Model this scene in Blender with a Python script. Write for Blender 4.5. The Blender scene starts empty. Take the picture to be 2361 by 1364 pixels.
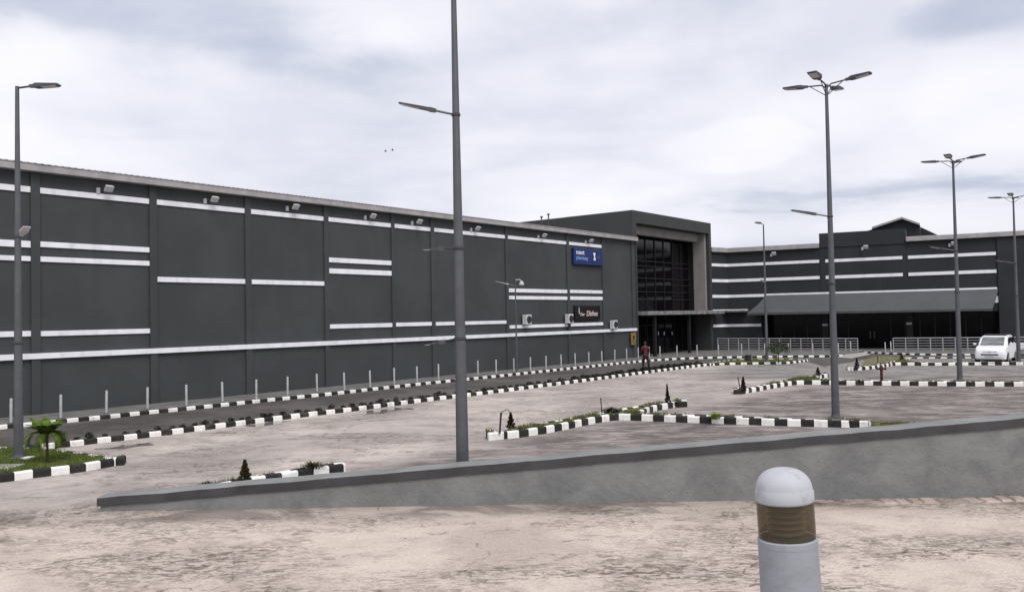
import bpy, bmesh, math, random
from mathutils import Vector, Matrix, noise as mnoise
from mathutils.geometry import tessellate_polygon
random.seed(7)
R = math.radians
S = bpy.context.scene
C = S.collection

# ------------------------------------------------------------------ camera
W, H, F, HC = 2361.0, 1364.0, 1950.0, 3.3      # size of the photograph, focal length in its pixels, eye height
_p = math.atan(50 / F); _r = math.atan(.019)
cf = Vector((0, math.cos(_p), math.sin(_p)))
_u0 = Vector((0, -math.sin(_p), math.cos(_p))); _r0 = Vector((1, 0, 0))
cr = _r0 * math.cos(_r) - _u0 * math.sin(_r)
cu = _u0 * math.cos(_r) + _r0 * math.sin(_r)
cam_d = bpy.data.cameras.new('camera'); cam = bpy.data.objects.new('camera', cam_d); C.objects.link(cam)
cam_d.sensor_width = 36; cam_d.lens = 36 * F / W; cam_d.clip_end = 3000; cam_d.clip_start = .05
m3 = Matrix((cr, cu, -cf)).transposed()
cam.matrix_world = Matrix.Translation((0, 0, HC)) @ m3.to_4x4()
S.camera = cam

# ------------------------------------------------------------------ node helpers
def nd(nt, typ, **kw):
    n = nt.nodes.new(typ)
    for k, v in kw.items():
        if k.startswith('i_'):
            n.inputs[k[2:].replace('_', ' ')].default_value = v
        else: setattr(n, k, v)
    return n
def lk(nt, a, b): nt.links.new(a, b)
def math_(nt, op, a, b=None, c=None, clamp=False):
    n = nt.nodes.new('ShaderNodeMath'); n.operation = op; n.use_clamp = clamp
    for i, v in enumerate((a, b, c)):
        if v is None: continue
        if isinstance(v, (int, float)): n.inputs[i].default_value = v
        else: nt.links.new(v, n.inputs[i])
    return n.outputs[0]
def mixc(nt, f, a, b, blend='MIX'):
    n = nt.nodes.new('ShaderNodeMix'); n.data_type = 'RGBA'; n.blend_type = blend
    for i, v in ((0, f), (6, a), (7, b)):
        if isinstance(v, (int, float)): n.inputs[i].default_value = v
        elif isinstance(v, tuple): n.inputs[i].default_value = (*v, 1)[:4]
        else: nt.links.new(v, n.inputs[i])
    return n.outputs[2]
def ss(nt, v, lo, hi):
    n = nt.nodes.new('ShaderNodeMapRange'); n.interpolation_type = 'SMOOTHSTEP'
    nt.links.new(v, n.inputs[0]); n.inputs[1].default_value = lo; n.inputs[2].default_value = hi
    return n.outputs[0]
def noi(nt, vec, scale, detail=4, rough=.55, dist=0, dims='3D'):
    n = nt.nodes.new('ShaderNodeTexNoise'); n.noise_dimensions = dims
    n.inputs['Scale'].default_value = scale; n.inputs['Detail'].default_value = detail
    n.inputs['Roughness'].default_value = rough; n.inputs['Distortion'].default_value = dist
    if vec is not None: nt.links.new(vec, n.inputs['Vector'])
    return n.outputs['Fac']
def mapv(nt, vec, scale=(1, 1, 1), loc=(0, 0, 0), rot=(0, 0, 0)):
    n = nt.nodes.new('ShaderNodeMapping'); nt.links.new(vec, n.inputs[0])
    n.inputs['Scale'].default_value = scale; n.inputs['Location'].default_value = loc; n.inputs['Rotation'].default_value = rot
    return n.outputs[0]

# ------------------------------------------------------------------ sky and sun
SUN_EL, SUN_AZ = 52, 158           # azimuth clockwise from +Y (the view direction)
wd = bpy.data.worlds.new('World'); S.world = wd; wd.use_nodes = True
nt = wd.node_tree; nt.nodes.clear()
sky = nd(nt, 'ShaderNodeTexSky', sky_type='NISHITA', sun_disc=False, sun_elevation=R(SUN_EL), sun_rotation=R(SUN_AZ))
sky.dust_density = 2.0
geo = nd(nt, 'ShaderNodeTexCoord')
sep = nd(nt, 'ShaderNodeSeparateXYZ'); lk(nt, geo.outputs['Generated'], sep.inputs[0])
zz = math_(nt, 'ADD', math_(nt, 'MAXIMUM', sep.outputs[2], 0.0), .10)
com = nd(nt, 'ShaderNodeCombineXYZ')
lk(nt, math_(nt, 'DIVIDE', sep.outputs[0], zz), com.inputs[0]); lk(nt, math_(nt, 'DIVIDE', sep.outputs[1], zz), com.inputs[1])
pl = com.outputs[0]
n1 = noi(nt, mapv(nt, pl, (.55, .8, 1), (3.1, 1.7, 0), (0, 0, .5)), 1.0, 7, .52, .3)
n2 = noi(nt, mapv(nt, pl, (2.2, 3.0, 1), (9.1, 4.7, 0), (0, 0, .2)), 1.0, 8, .55, .3)
n3 = noi(nt, geo.outputs['Generated'], 3.2, 5, .5, .2)
n4 = noi(nt, mapv(nt, geo.outputs['Generated'], (1, 1, 1.9), (.4, 1.3, .2)), 3.4, 7, .5, .25)
base = math_(nt, 'ADD', math_(nt, 'MULTIPLY', n1, .2), math_(nt, 'ADD', math_(nt, 'MULTIPLY', n2, .12), math_(nt, 'MULTIPLY', n4, .68)))
def sdir(px, py):
    d = (cf * F + cr * (px - W / 2) + cu * (H / 2 - py)); d.normalize(); return d
def bank(px, py, sx, sy, w, e0=.25, e1=1.2):       # a bank of cloud centred on a direction of the sky, broken up with noise
    d = sdir(px, py); t = Vector((d.y, -d.x, 0)).normalized(); v = t.cross(d)
    def dot(a):
        n = nd(nt, 'ShaderNodeVectorMath', operation='DOT_PRODUCT'); lk(nt, geo.outputs['Generated'], n.inputs[0]); n.inputs[1].default_value = a; return n.outputs['Value']
    a = math_(nt, 'DIVIDE', dot(t), sx / F); b = math_(nt, 'DIVIDE', dot(v), sy / F)
    r = math_(nt, 'SQRT', math_(nt, 'ADD', math_(nt, 'MULTIPLY', a, a), math_(nt, 'MULTIPLY', b, b)))
    r = math_(nt, 'ADD', r, math_(nt, 'MULTIPLY', math_(nt, 'SUBTRACT', n3, .5), 2.4))
    r = math_(nt, 'ADD', r, math_(nt, 'MULTIPLY', math_(nt, 'SUBTRACT', n2, .5), 1.0))
    front = math_(nt, 'GREATER_THAN', dot(d), 0.0)
    return math_(nt, 'MULTIPLY', math_(nt, 'MULTIPLY', math_(nt, 'SUBTRACT', 1.0, ss(nt, r, e0, e1)), w), front)
grey = bank(150, 10, 520, 110, 1.0)
for a in ((1470, 40, 380, 80, .6), (2130, 430, 420, 50, 1.5), (720, 150, 420, 60, .2), (1180, 180, 360, 120, .3), (2300, 20, 200, 60, .9), (1250, 400, 300, 70, .3), (200, 270, 260, 60, .5)):
    grey = math_(nt, 'ADD', grey, bank(*a))
white = bank(2290, 250, 250, 150, .8, .6, 1.1)
for a in ((1720, 335, 200, 62, .75, .7, 1.1), (1330, 430, 240, 55, .6, .7, 1.15), (60, 130, 120, 60, .6), (1950, 250, 360, 120, .5), (1000, 60, 140, 80, .3), (2050, 520, 500, 40, .6)):
    white = math_(nt, 'ADD', white, bank(*a))
val = math_(nt, 'ADD', math_(nt, 'SUBTRACT', math_(nt, 'SUBTRACT', math_(nt, 'MULTIPLY', base, 2.1), .28), math_(nt, 'MULTIPLY', grey, .42)), math_(nt, 'MULTIPLY', white, .26))
ramp = nd(nt, 'ShaderNodeValToRGB'); lk(nt, math_(nt, 'ADD', val, -.12, clamp=True), ramp.inputs[0])
ramp.color_ramp.interpolation = 'B_SPLINE'
els = ramp.color_ramp.elements
els[0].position = .12; els[0].color = (.47, .51, .63, 1)
els[1].position = .95; els[1].color = (.90, .89, .94, 1)
for p_, c_ in ((.36, (.60, .63, .73, 1)), (.52, (.71, .72, .80, 1)), (.68, (.78, .78, .855, 1))):
    e = els.new(p_); e.color = c_
sc = nd(nt, 'ShaderNodeVectorMath', operation='SCALE'); lk(nt, ramp.outputs[0], sc.inputs[0]); sc.inputs[3].default_value = 7.5
cov = nd(nt, 'ShaderNodeMix'); cov.data_type = 'RGBA'; cov.inputs[0].default_value = .95
lk(nt, sky.outputs[0], cov.inputs[6]); lk(nt, sc.outputs[0], cov.inputs[7])
bg = nd(nt, 'ShaderNodeBackground'); lk(nt, cov.outputs[2], bg.inputs[0]); bg.inputs[1].default_value = .1
lk(nt, bg.outputs[0], nd(nt, 'ShaderNodeOutputWorld').inputs[0])
sd = bpy.data.lights.new('sun', 'SUN'); so = bpy.data.objects.new('sun', sd); C.objects.link(so)
sd.energy = 1.5; sd.angle = R(34); sd.color = (1, .965, .92)
sv = Vector((math.sin(R(SUN_AZ)) * math.cos(R(SUN_EL)), math.cos(R(SUN_AZ)) * math.cos(R(SUN_EL)), math.sin(R(SUN_EL))))
so.rotation_euler = sv.to_track_quat('Z', 'Y').to_euler()
S.view_settings.view_transform = 'Standard'; S.view_settings.look = 'None'
S.view_settings.exposure = 0.58; S.view_settings.gamma = 1

# ------------------------------------------------------------------ placing helpers
def ray(px, py): return cf * F + cr * (px - W / 2) + cu * (H / 2 - py)
def G(px, py, z=0.0):
    d = ray(px, py); t = (z - HC) / d.z; return Vector((d.x * t, d.y * t, z))
def up_from(base, px, py):                       # height above z=0 of a pixel on a vertical through base
    d = ray(px, py); n = Vector((base.x, base.y)); L = n.length; h = Vector((d.x, d.y)).dot(n / L)
    return HC + d.z * L / h
class Frame:                                     # a vertical plane: s along, o inward (behind it), z up
    def __init__(s, o, d):
        s.o = Vector((o[0], o[1])); s.d = Vector((d[0], d[1])).normalized(); s.n = Vector((-s.d.y, s.d.x))
    def P(s, a, z, o=0.0):
        v = s.o + s.d * a + s.n * o; return Vector((v.x, v.y, z))
    def hit(s, px, py, o=0.0):
        d = ray(px, py); org = s.o + s.n * o
        t = org.dot(s.n) / Vector((d.x, d.y)).dot(s.n)
        return (Vector((d.x, d.y)) * t - org).dot(s.d), HC + d.z * t

class MB:
    def __init__(s): s.v = []; s.f = []; s.m = []
    def poly(s, pts, mi=0):
        i = len(s.v); s.v += [Vector(p) for p in pts]; s.f.append(tuple(range(i, i + len(pts)))); s.m.append(mi)
    def hexa(s, p, mi=0):                        # 8 points: bottom ring then top ring
        i = len(s.v); s.v += [Vector(q) for q in p]
        for f in ((3, 2, 1, 0), (4, 5, 6, 7), (0, 1, 5, 4), (1, 2, 6, 5), (2, 3, 7, 6), (3, 0, 4, 7)):
            s.f.append(tuple(i + k for k in f)); s.m.append(mi)
    def box(s, x0, x1, y0, y1, z0, z1, mi=0):
        s.hexa([(x0, y0, z0), (x1, y0, z0), (x1, y1, z0), (x0, y1, z0), (x0, y0, z1), (x1, y0, z1), (x1, y1, z1), (x0, y1, z1)], mi)
    def fbox(s, fr, s0, s1, z0, z1, o0, o1, mi=0):
        s.hexa([fr.P(s0, z0, o0), fr.P(s1, z0, o0), fr.P(s1, z0, o1), fr.P(s0, z0, o1), fr.P(s0, z1, o0), fr.P(s1, z1, o0), fr.P(s1, z1, o1), fr.P(s0, z1, o1)], mi)
    def rings(s, rings, mi=0, cap=True):
        n = len(rings[0]); i = len(s.v)
        for r_ in rings: s.v += [Vector(q) for q in r_]
        for a in range(len(rings) - 1):
            for k in range(n):
                k2 = (k + 1) % n
                s.f.append((i + a * n + k, i + a * n + k2, i + (a + 1) * n + k2, i + (a + 1) * n + k)); s.m.append(mi)
        if cap:
            s.f.append(tuple(i + k for k in reversed(range(n)))); s.m.append(mi)
            j = i + (len(rings) - 1) * n; s.f.append(tuple(j + k for k in range(n))); s.m.append(mi)
    def tube(s, pts, rad, n=8, mi=0):
        pts = [Vector(p) for p in pts]; rs = rad if isinstance(rad, (list, tuple)) else [rad] * len(pts)
        rg = []
        for k, p in enumerate(pts):
            t = (pts[min(k + 1, len(pts) - 1)] - pts[max(k - 1, 0)]).normalized()
            a = Vector((0, 0, 1)) if abs(t.z) < .9 else Vector((1, 0, 0))
            x = t.cross(a).normalized(); y = x.cross(t)
            rg.append([p + (x * math.cos(2 * math.pi * j / n) + y * math.sin(2 * math.pi * j / n)) * rs[k] for j in range(n)])
        s.rings(rg, mi)
    def lathe(s, prof, n=24, c=(0, 0, 0), mi=0):  # prof: (radius, z)
        c = Vector(c)
        s.rings([[c + Vector((r_ * math.cos(2 * math.pi * j / n), r_ * math.sin(2 * math.pi * j / n), z)) for j in range(n)] for r_, z in prof], mi)
    def build(s, name, mats, parent=None, local=False, smooth=False, bevel=0):
        me = bpy.data.meshes.new(name)
        off = Vector((0, 0, 0)) if (parent is None or local) else LOC[parent.name]
        me.from_pydata([tuple(v - off) for v in s.v], [], s.f)
        for m_ in (mats if isinstance(mats, (list, tuple)) else [mats]): me.materials.append(m_)
        me.polygons.foreach_set('material_index', s.m)
        if smooth: me.polygons.foreach_set('use_smooth', [True] * len(me.polygons))
        bm = bmesh.new(); bm.from_mesh(me); bmesh.ops.recalc_face_normals(bm, faces=bm.faces) if not getattr(s, 'leafy', False) else None
        bm.to_mesh(me); bm.free(); me.update()
        o = bpy.data.objects.new(name, me); C.objects.link(o)
        if parent: o.parent = parent; LOC[o.name] = LOC[parent.name] if not local else Vector((0, 0, 0))
        else: LOC[o.name] = Vector((0, 0, 0))
        if smooth == 'auto':
            me.set_sharp_from_angle(angle=R(35))
        if bevel:
            b = o.modifiers.new('bevel', 'BEVEL'); b.width = bevel; b.segments = 2; b.limit_method = 'ANGLE'
        return o
LOC = {}
def tag(o, label=None, cat=None, group=None, kind=None):
    for k, v in (('label', label), ('category', cat), ('group', group), ('kind', kind)):
        if v: o[k] = v
    return o
def thing(name, loc, label, cat, group=None, rz=0):
    o = bpy.data.objects.new(name, None); C.objects.link(o); o.location = loc; o.rotation_euler = (0, 0, rz)
    o.empty_display_size = .2; LOC[o.name] = Vector(loc); return tag(o, label, cat, group)
def copy_tree(o, parent=None):
    kids = list(o.children)
    c = o.copy(); C.objects.link(c); c.parent = parent
    for ch in kids: copy_tree(ch, c)
    return c

# ------------------------------------------------------------------ materials
STREAK = {'grey_wall_paint', 'darker_wall_grey', 'white_stripe_paint', 'entrance_paint', 'pale_grey_render'}
def mat(name, col, rough=.6, metal=0, var=.12, vscale=3.0, bump=0, bscale=20, spec=.4, dirt=None, dscale=1.2):
    m = bpy.data.materials.new(name); m.use_nodes = True; nt = m.node_tree
    b = nt.nodes['Principled BSDF']; tc = nd(nt, 'ShaderNodeTexCoord')
    v = tc.outputs['Object']
    n = noi(nt, v, vscale, 5, .6)
    lo = tuple(c * (1 - var) for c in col); hi = tuple(min(1, c * (1 + var)) for c in col)
    c = mixc(nt, ss(nt, n, .3, .7), lo, hi)
    if dirt:
        c = mixc(nt, math_(nt, 'MULTIPLY', ss(nt, noi(nt, v, dscale, 7, .65, .4), .5, .72), dirt[1]), c, dirt[0])
    if name in STREAK:
        st_ = noi(nt, mapv(nt, v, (2.6, 2.6, .10)), 1.0, 6, .65, .1)
        c = mixc(nt, math_(nt, 'MULTIPLY', ss(nt, st_, .52, .68), .32), c, tuple(x * .62 + .012 for x in col))
    lk(nt, c, b.inputs['Base Color'])
    b.inputs['Roughness'].default_value = rough; b.inputs['Metallic'].default_value = metal
    b.inputs['Specular IOR Level'].default_value = spec
    if bump:
        bp = nd(nt, 'ShaderNodeBump'); bp.inputs['Strength'].default_value = bump; bp.inputs['Distance'].default_value = .01
        lk(nt, noi(nt, v, bscale, 5, .6), bp.inputs['Height']); lk(nt, bp.outputs[0], b.inputs['Normal'])
    return m
M = {}
M['ent_glass'] = mat('entrance_glass', (.004, .003, .004), .08, 0, .1, 1, 0, 1, .22)
M['wall'] = mat('grey_wall_paint', (.050, .056, .058), .7, 0, .13, .35, .25, 25, .3, ((.042, .045, .05), .6), .5)
M['wall_dark'] = mat('darker_wall_grey', (.027, .029, .033), .7, 0, .12, .4, .2, 25, .25)  # the facade grey again in a darker tone, for the wing
M['entr'] = mat('entrance_paint', (.047, .05, .05), .7, 0, .08, .5, .15, 25, .25)
M['entr_light'] = mat('pale_grey_render', (.26, .245, .235), .8, 0, .1, 1.0, .2, 20, .2)
M['stripe'] = mat('white_stripe_paint', (.80, .80, .85), .55, 0, .05, 2.5, 0, 20, .3, ((.5, .5, .52), .35), 1.5)
M['fascia'] = mat('roof_sheet_metal', (.36, .34, .34), .5, .2, .12, 2, 0, 20, .4, ((.2, .19, .18), .5), 1.5)
M['roof'] = mat('dark_roof_sheet', (.10, .10, .105), .6, .2, .1, 2)
M['galv'] = mat('galvanised_pole', (.105, .11, .12), .45, .35, .12, 2.0, 0, 20, .4)
M['galv_dark'] = mat('dark_pole_metal', (.055, .055, .063), .5, .3, .1, 3)
M['bollard'] = mat('grey_bollard_paint', (.40, .40, .41), .55, 0, .12, 4)
M['lamp_metal'] = mat('lamp_housing', (.10, .10, .11), .5, .3, .1, 4)
M['lamp_white'] = mat('white_lamp_housing', (.46, .47, .47), .5, 0, .05, 4)
M['lens'] = mat('lamp_lens', (.55, .56, .58), .25, 0, .05, 4)
M['kwhite'] = mat('white_kerb_paint', (.78, .77, .74), .75, 0, .06, 6, .4, 30, .2, ((.38, .34, .30), .65), 2.6)
M['kblack'] = mat('black_kerb_paint', (.022, .021, .020), .75, 0, .2, 6, .4, 30, .25, ((.10, .09, .075), .5), 2.2)
M['soil'] = mat('dark_soil', (.035, .026, .022), .95, 0, .3, 5, .6, 30, .1)
M['railwhite'] = mat('white_railing_paint', (.36, .36, .38), .5, 0, .06, 3)
M['black'] = mat('black_plastic', (.012, .012, .013), .5)
M['glass'] = mat('dark_tinted_glass', (.003, .003, .004), .12, 0, .1, 1, 0, 1, .10)
M['mull'] = mat('dark_aluminium_mullion', (.022, .022, .026), .5, .3)
M['canopy'] = mat('weathered_canopy_edge', (.20, .20, .20), .7, 0, .4, 3, 0, 20, .3)
M['awning'] = mat('grey_awning_sheet', (.082, .087, .094), .6, .1, .06, .5, 0, 20, .3)
M['trunk'] = mat('bark', (.06, .045, .03), .9, 0, .3, 10, .5, 40, .1)
M['rust'] = mat('rusty_red_paint', (.055, .010, .011), .6, 0, .3, 8)
M['brown'] = mat('dark_brown_stake', (.035, .02, .018), .8, 0, .2, 10)
M['carpaint'] = mat('white_car_paint', (.82, .82, .84), .25, 0, .02, 1, 0, 1, .5)
M['carglass'] = mat('car_glass', (.16, .17, .175), .1, 0, .3, 1.5, 0, 1, .5)
M['cargloss'] = mat('car_side_glass', (.01, .01, .012), .15)
M['tyre'] = mat('tyre_rubber', (.015, .015, .015), .8)
M['rim'] = mat('alloy_rim', (.4, .4, .42), .3, .7)
M['chrome'] = mat('grille_grey', (.06, .06, .075), .35, .3)
M['headlamp'] = mat('headlamp_lens', (.20, .21, .23), .15, 0, .1, 3)
M['skin'] = mat('skin', (.06, .03, .02), .6, 0, .1, 5)
M['shirt'] = mat('red_shirt', (.10, .010, .022), .8, 0, .2, 6)
M['jacket'] = mat('navy_cloth', (.015, .014, .022), .85, 0, .15, 6)
M['trouser'] = mat('dark_trousers', (.02, .006, .01), .85, 0, .15, 6)
M['cap'] = mat('pale_cap', (.3, .3, .3), .8)
M['yellow'] = mat('yellow_sign', (.24, .16, .045), .6, 0, .1, 5)
M['blue'] = mat('navy_sign_face', (.007, .022, .12), .45, 0, .2, .8)
M['signblack'] = mat('black_sign_face', (.008, .004, .006), .45)
M['txtwhite'] = mat('white_letters', (.75, .75, .85), .5)
M['txtblue'] = mat('light_blue_letters', (.22, .36, .66), .5)
M['txtgrey'] = mat('faded_letters', (.10, .13, .17), .5)
M['txtcream'] = mat('cream_letters', (.62, .5, .47), .5)
M['ac'] = mat('white_ac_casing', (.58, .58, .58), .5, 0, .05, 5)
M['concrete'] = mat('pale_concrete', (.34, .33, .31), .85, 0, .15, 2, .3, 25, .2, ((.2, .19, .17), .5), 1)
M['bin'] = mat('dark_bin', (.03, .025, .022), .7, 0, .3, 6)
M['floor'] = mat('terrace_tile', (.35, .33, .31), .8, 0, .1, 2)
M['bird'] = mat('bird_feathers', (.08, .08, .1), .8)

def leafmat(name, a, b, tr=.25):
    m = bpy.data.materials.new(name); m.use_nodes = True; nt = m.node_tree; p = nt.nodes['Principled BSDF']
    tc = nd(nt, 'ShaderNodeTexCoord'); oi = nd(nt, 'ShaderNodeObjectInfo')
    n = noi(nt, tc.outputs['Object'], 9, 3, .6)
    c = mixc(nt, ss(nt, n, .3, .7), a, b)
    hs = nd(nt, 'ShaderNodeHueSaturation'); lk(nt, c, hs.inputs['Color'])
    lk(nt, math_(nt, 'ADD', math_(nt, 'MULTIPLY', oi.outputs['Random'], .5), .75), hs.inputs['Value'])
    lk(nt, hs.outputs[0], p.inputs['Base Color']); p.inputs['Roughness'].default_value = .65; p.inputs['Specular IOR Level'].default_value = .2
    return m
M['grass'] = leafmat('grass_blades', (.068, .105, .018), (.135, .165, .045))
M['dry'] = leafmat('dry_grass_blades', (.07, .085, .022), (.15, .15, .055))
M['shrub'] = leafmat('shrub_leaf', (.010, .012, .008), (.022, .024, .014))
M['cyp'] = leafmat('brown_cypress_leaf', (.030, .020, .013), (.055, .038, .024))
M['cypg'] = leafmat('green_cypress_leaf', (.03, .033, .014), (.06, .055, .02))
M['cypd'] = leafmat('blackened_cypress_leaf', (.016, .010, .012), (.03, .02, .02))
M['palm'] = leafmat('palm_leaf', (.03, .06, .006), (.10, .16, .015))
M['fern'] = leafmat('yellow_green_leaf', (.14, .20, .03), (.32, .36, .12))
M['treeleaf'] = leafmat('small_tree_leaf', (.02, .03, .013), (.045, .06, .02))

def turf_mat():
    m = bpy.data.materials.new('turf'); m.use_nodes = True; nt = m.node_tree; b = nt.nodes['Principled BSDF']
    tc = nd(nt, 'ShaderNodeTexCoord'); v = tc.outputs['Object']
    c = mixc(nt, ss(nt, noi(nt, v, 1.5, 6, .65), .35, .65), (.07, .095, .02), (.13, .14, .05))
    c = mixc(nt, math_(nt, 'MULTIPLY', ss(nt, noi(nt, v, 4, 6, .7), .52, .7), .7), c, (.10, .085, .055))
    lk(nt, c, b.inputs['Base Color']); b.inputs['Roughness'].default_value = .9; b.inputs['Specular IOR Level'].default_value = .1
    bp = nd(nt, 'ShaderNodeBump'); bp.inputs['Strength'].default_value = .6; bp.inputs['Distance'].default_value = .03
    lk(nt, noi(nt, v, 30, 4, .7), bp.inputs['Height']); lk(nt, bp.outputs[0], b.inputs['Normal'])
    return m
M['turf'] = turf_mat()

def ground_mat():
    m = bpy.data.materials.new('worn_paving'); m.use_nodes = True; nt = m.node_tree; b = nt.nodes['Principled BSDF']
    tc = nd(nt, 'ShaderNodeTexCoord'); v = tc.outputs['Object']
    sp = nd(nt, 'ShaderNodeSeparateXYZ'); lk(nt, v, sp.inputs[0]); X, Y = sp.outputs[0], sp.outputs[1]
    big = noi(nt, v, .10, 6, .6, .5); mid = noi(nt, v, .45, 7, .62, .6); fin = noi(nt, v, 2.4, 8, .68, .3); gr = noi(nt, v, 22, 5, .7)
    def side(p, q, soft, amp):       # how far a spot of the lot lies to the right of a line on the ground, edge broken by noise
        p = G(*p); q = G(*q); n = Vector((q.y - p.y, p.x - q.x)).normalized()
        d = math_(nt, 'ADD', math_(nt, 'MULTIPLY', math_(nt, 'SUBTRACT', X, p.x), n.x), math_(nt, 'MULTIPLY', math_(nt, 'SUBTRACT', Y, p.y), n.y))
        d = math_(nt, 'ADD', d, math_(nt, 'MULTIPLY', math_(nt, 'SUBTRACT', mid, .5), amp))
        return ss(nt, d, -soft, soft)
    lane = mixc(nt, ss(nt, mid, .32, .66), (.40, .355, .325), (.64, .565, .515))
    lane = mixc(nt, ss(nt, big, .42, .62), mixc(nt, .5, lane, (.26, .235, .225)), lane)
    fore = mixc(nt, ss(nt, mid, .36, .62), (.47, .40, .35), (.62, .53, .465))
    bays = mixc(nt, ss(nt, mid, .35, .68), (.125, .107, .10), (.27, .24, .222))
    # worn pale and dark flecks, stretched along the lot's drainage
    st = noi(nt, mapv(nt, v, (.55, 1.5, 1), (0, 0, 0), (0, 0, -.25)), 1.6, 8, .68, .5)
    bays = mixc(nt, math_(nt, 'MULTIPLY', ss(nt, st, .53, .58), .8), bays, (.34, .30, .285))
    s3 = noi(nt, mapv(nt, v, (.30, 1.25, 1), (7, 2, 0), (0, 0, .12)), 1.1, 8, .72, .7)
    bays = mixc(nt, math_(nt, 'MULTIPLY', ss(nt, s3, .51, .57), .7), bays, (.42, .375, .355))
    bays = mixc(nt, math_(nt, 'MULTIPLY', ss(nt, noi(nt, v, .7, 7, .6, .4), .48, .6), .55), bays, (.10, .085, .088))
    greyz = mixc(nt, ss(nt, mid, .35, .65), (.19, .18, .172), (.30, .285, .27))
    wallY = math_(nt, 'ADD', Y, math_(nt, 'MULTIPLY', math_(nt, 'SUBTRACT', mid, .5), 5.0))
    col = mixc(nt, side((1205, 1012), (1573, 944), 1.0, 4.0), lane, bays)
    nearg = math_(nt, 'MULTIPLY', side((1110, 1040), (1400, 905), 1.6, 6.0), ss(nt, Y, 31.5, 27.5))
    col = mixc(nt, math_(nt, 'MULTIPLY', nearg, .5), col, bays)
    far = ss(nt, math_(nt, 'ADD', math_(nt, 'SUBTRACT', Y, math_(nt, 'MULTIPLY', X, .02)), math_(nt, 'MULTIPLY', math_(nt, 'SUBTRACT', mid, .5), 4.0)), 40.5, 43)
    far = math_(nt, 'MULTIPLY', far, side((1560, 890), (1700, 845), 1.5, 3.0))
    col = mixc(nt, far, col, greyz)
    # rough, broken-up patches between smooth trodden ones
    ro = ss(nt, noi(nt, mapv(nt, v, (.55, 1.1, 1), (4.3, 1.1, 0)), .42, 5, .6, .6), .43, .60)
    ro = math_(nt, 'MAXIMUM', ro, math_(nt, 'MULTIPLY', ss(nt, math_(nt, 'ADD', Y, math_(nt, 'MULTIPLY', mid, 2.5)), 11.4, 10.6), .85))
    sc_ = math_(nt, 'MULTIPLY', ss(nt, st, .52, .64), .62)
    col = mixc(nt, sc_, col, mixc(nt, .45, col, (.15, .125, .11)))
    col = mixc(nt, math_(nt, 'SUBTRACT', 1.0, ss(nt, wallY, 13.4, 16.5)), col, fore)
    rp = math_(nt, 'MULTIPLY', ss(nt, noi(nt, mapv(nt, v, (.5, 1.0, 1), (2.3, 5.1, 0)), .55, 6, .6, .5), .50, .58), ss(nt, Y, 13.5, 11.5))
    flk = ss(nt, noi(nt, mapv(nt, v, (1, 2.2, 1)), 5.5, 8, .72, .8), .50, .60)
    col = mixc(nt, math_(nt, 'MULTIPLY', rp, math_(nt, 'MULTIPLY', flk, .85)), col, (.16, .125, .10))
    col = mixc(nt, math_(nt, 'MULTIPLY', math_(nt, 'MULTIPLY', ss(nt, fin, .53, .60), .85), math_(nt, 'ADD', math_(nt, 'MULTIPLY', ro, .7), .3)), col, mixc(nt, .62, col, (.15, .108, .078)))
    col = mixc(nt, math_(nt, 'MULTIPLY', ss(nt, gr, .42, .62), .2), col, (.12, .10, .09))
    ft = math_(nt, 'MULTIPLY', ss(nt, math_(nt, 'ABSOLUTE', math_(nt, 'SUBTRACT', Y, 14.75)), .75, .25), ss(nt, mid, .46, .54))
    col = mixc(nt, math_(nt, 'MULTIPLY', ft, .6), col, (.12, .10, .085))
    # cracks
    def cracks(scale, w, dist):
        vo = nd(nt, 'ShaderNodeTexVoronoi', feature='DISTANCE_TO_EDGE'); vo.inputs['Scale'].default_value = scale
        wv = nd(nt, 'ShaderNodeVectorMath', operation='ADD'); lk(nt, v, wv.inputs[0])
        nn = nt.nodes.new('ShaderNodeTexNoise'); lk(nt, v, nn.inputs[0]); nn.inputs['Scale'].default_value = 1.2; nn.inputs['Detail'].default_value = 6
        s2 = nd(nt, 'ShaderNodeVectorMath', operation='SCALE'); lk(nt, nn.outputs['Color'], s2.inputs[0]); s2.inputs[3].default_value = dist
        lk(nt, s2.outputs[0], wv.inputs[1]); lk(nt, wv.outputs[0], vo.inputs['Vector'])
        return math_(nt, 'SUBTRACT', 1.0, ss(nt, vo.outputs['Distance'], 0, w))
    ck = math_(nt, 'MULTIPLY', math_(nt, 'MULTIPLY', cracks(.22, .006, 1.6), ss(nt, fin, .44, .56)), .7)
    col = mixc(nt, ck, col, (.07, .055, .045))
    # block paving joints, mostly silted up
    br = nd(nt, 'ShaderNodeTexBrick'); br.inputs['Scale'].default_value = 1.0
    lk(nt, mapv(nt, v, (1, 1, 1), (0, 0, 0), (0, 0, R(-51.5))), br.inputs['Vector'])
    br.inputs['Brick Width'].default_value = .2; br.inputs['Row Height'].default_value = .1; br.inputs['Mortar Size'].default_value = .006
    br.inputs['Color1'].default_value = (0, 0, 0, 1); br.inputs['Color2'].default_value = (.25, .25, .25, 1); br.inputs['Mortar'].default_value = (1, 1, 1, 1)
    col = mixc(nt, math_(nt, 'MULTIPLY', br.outputs['Color'], math_(nt, 'MULTIPLY', math_(nt, 'MULTIPLY', ss(nt, big, .40, .6), ss(nt, Y, 19, 9)), .16)), col, (.12, .10, .09))
    lk(nt, col, b.inputs['Base Color']); b.inputs['Roughness'].default_value = .88; b.inputs['Specular IOR Level'].default_value = .2
    bp = nd(nt, 'ShaderNodeBump'); bp.inputs['Strength'].default_value = .9; bp.inputs['Distance'].default_value = .045
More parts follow.
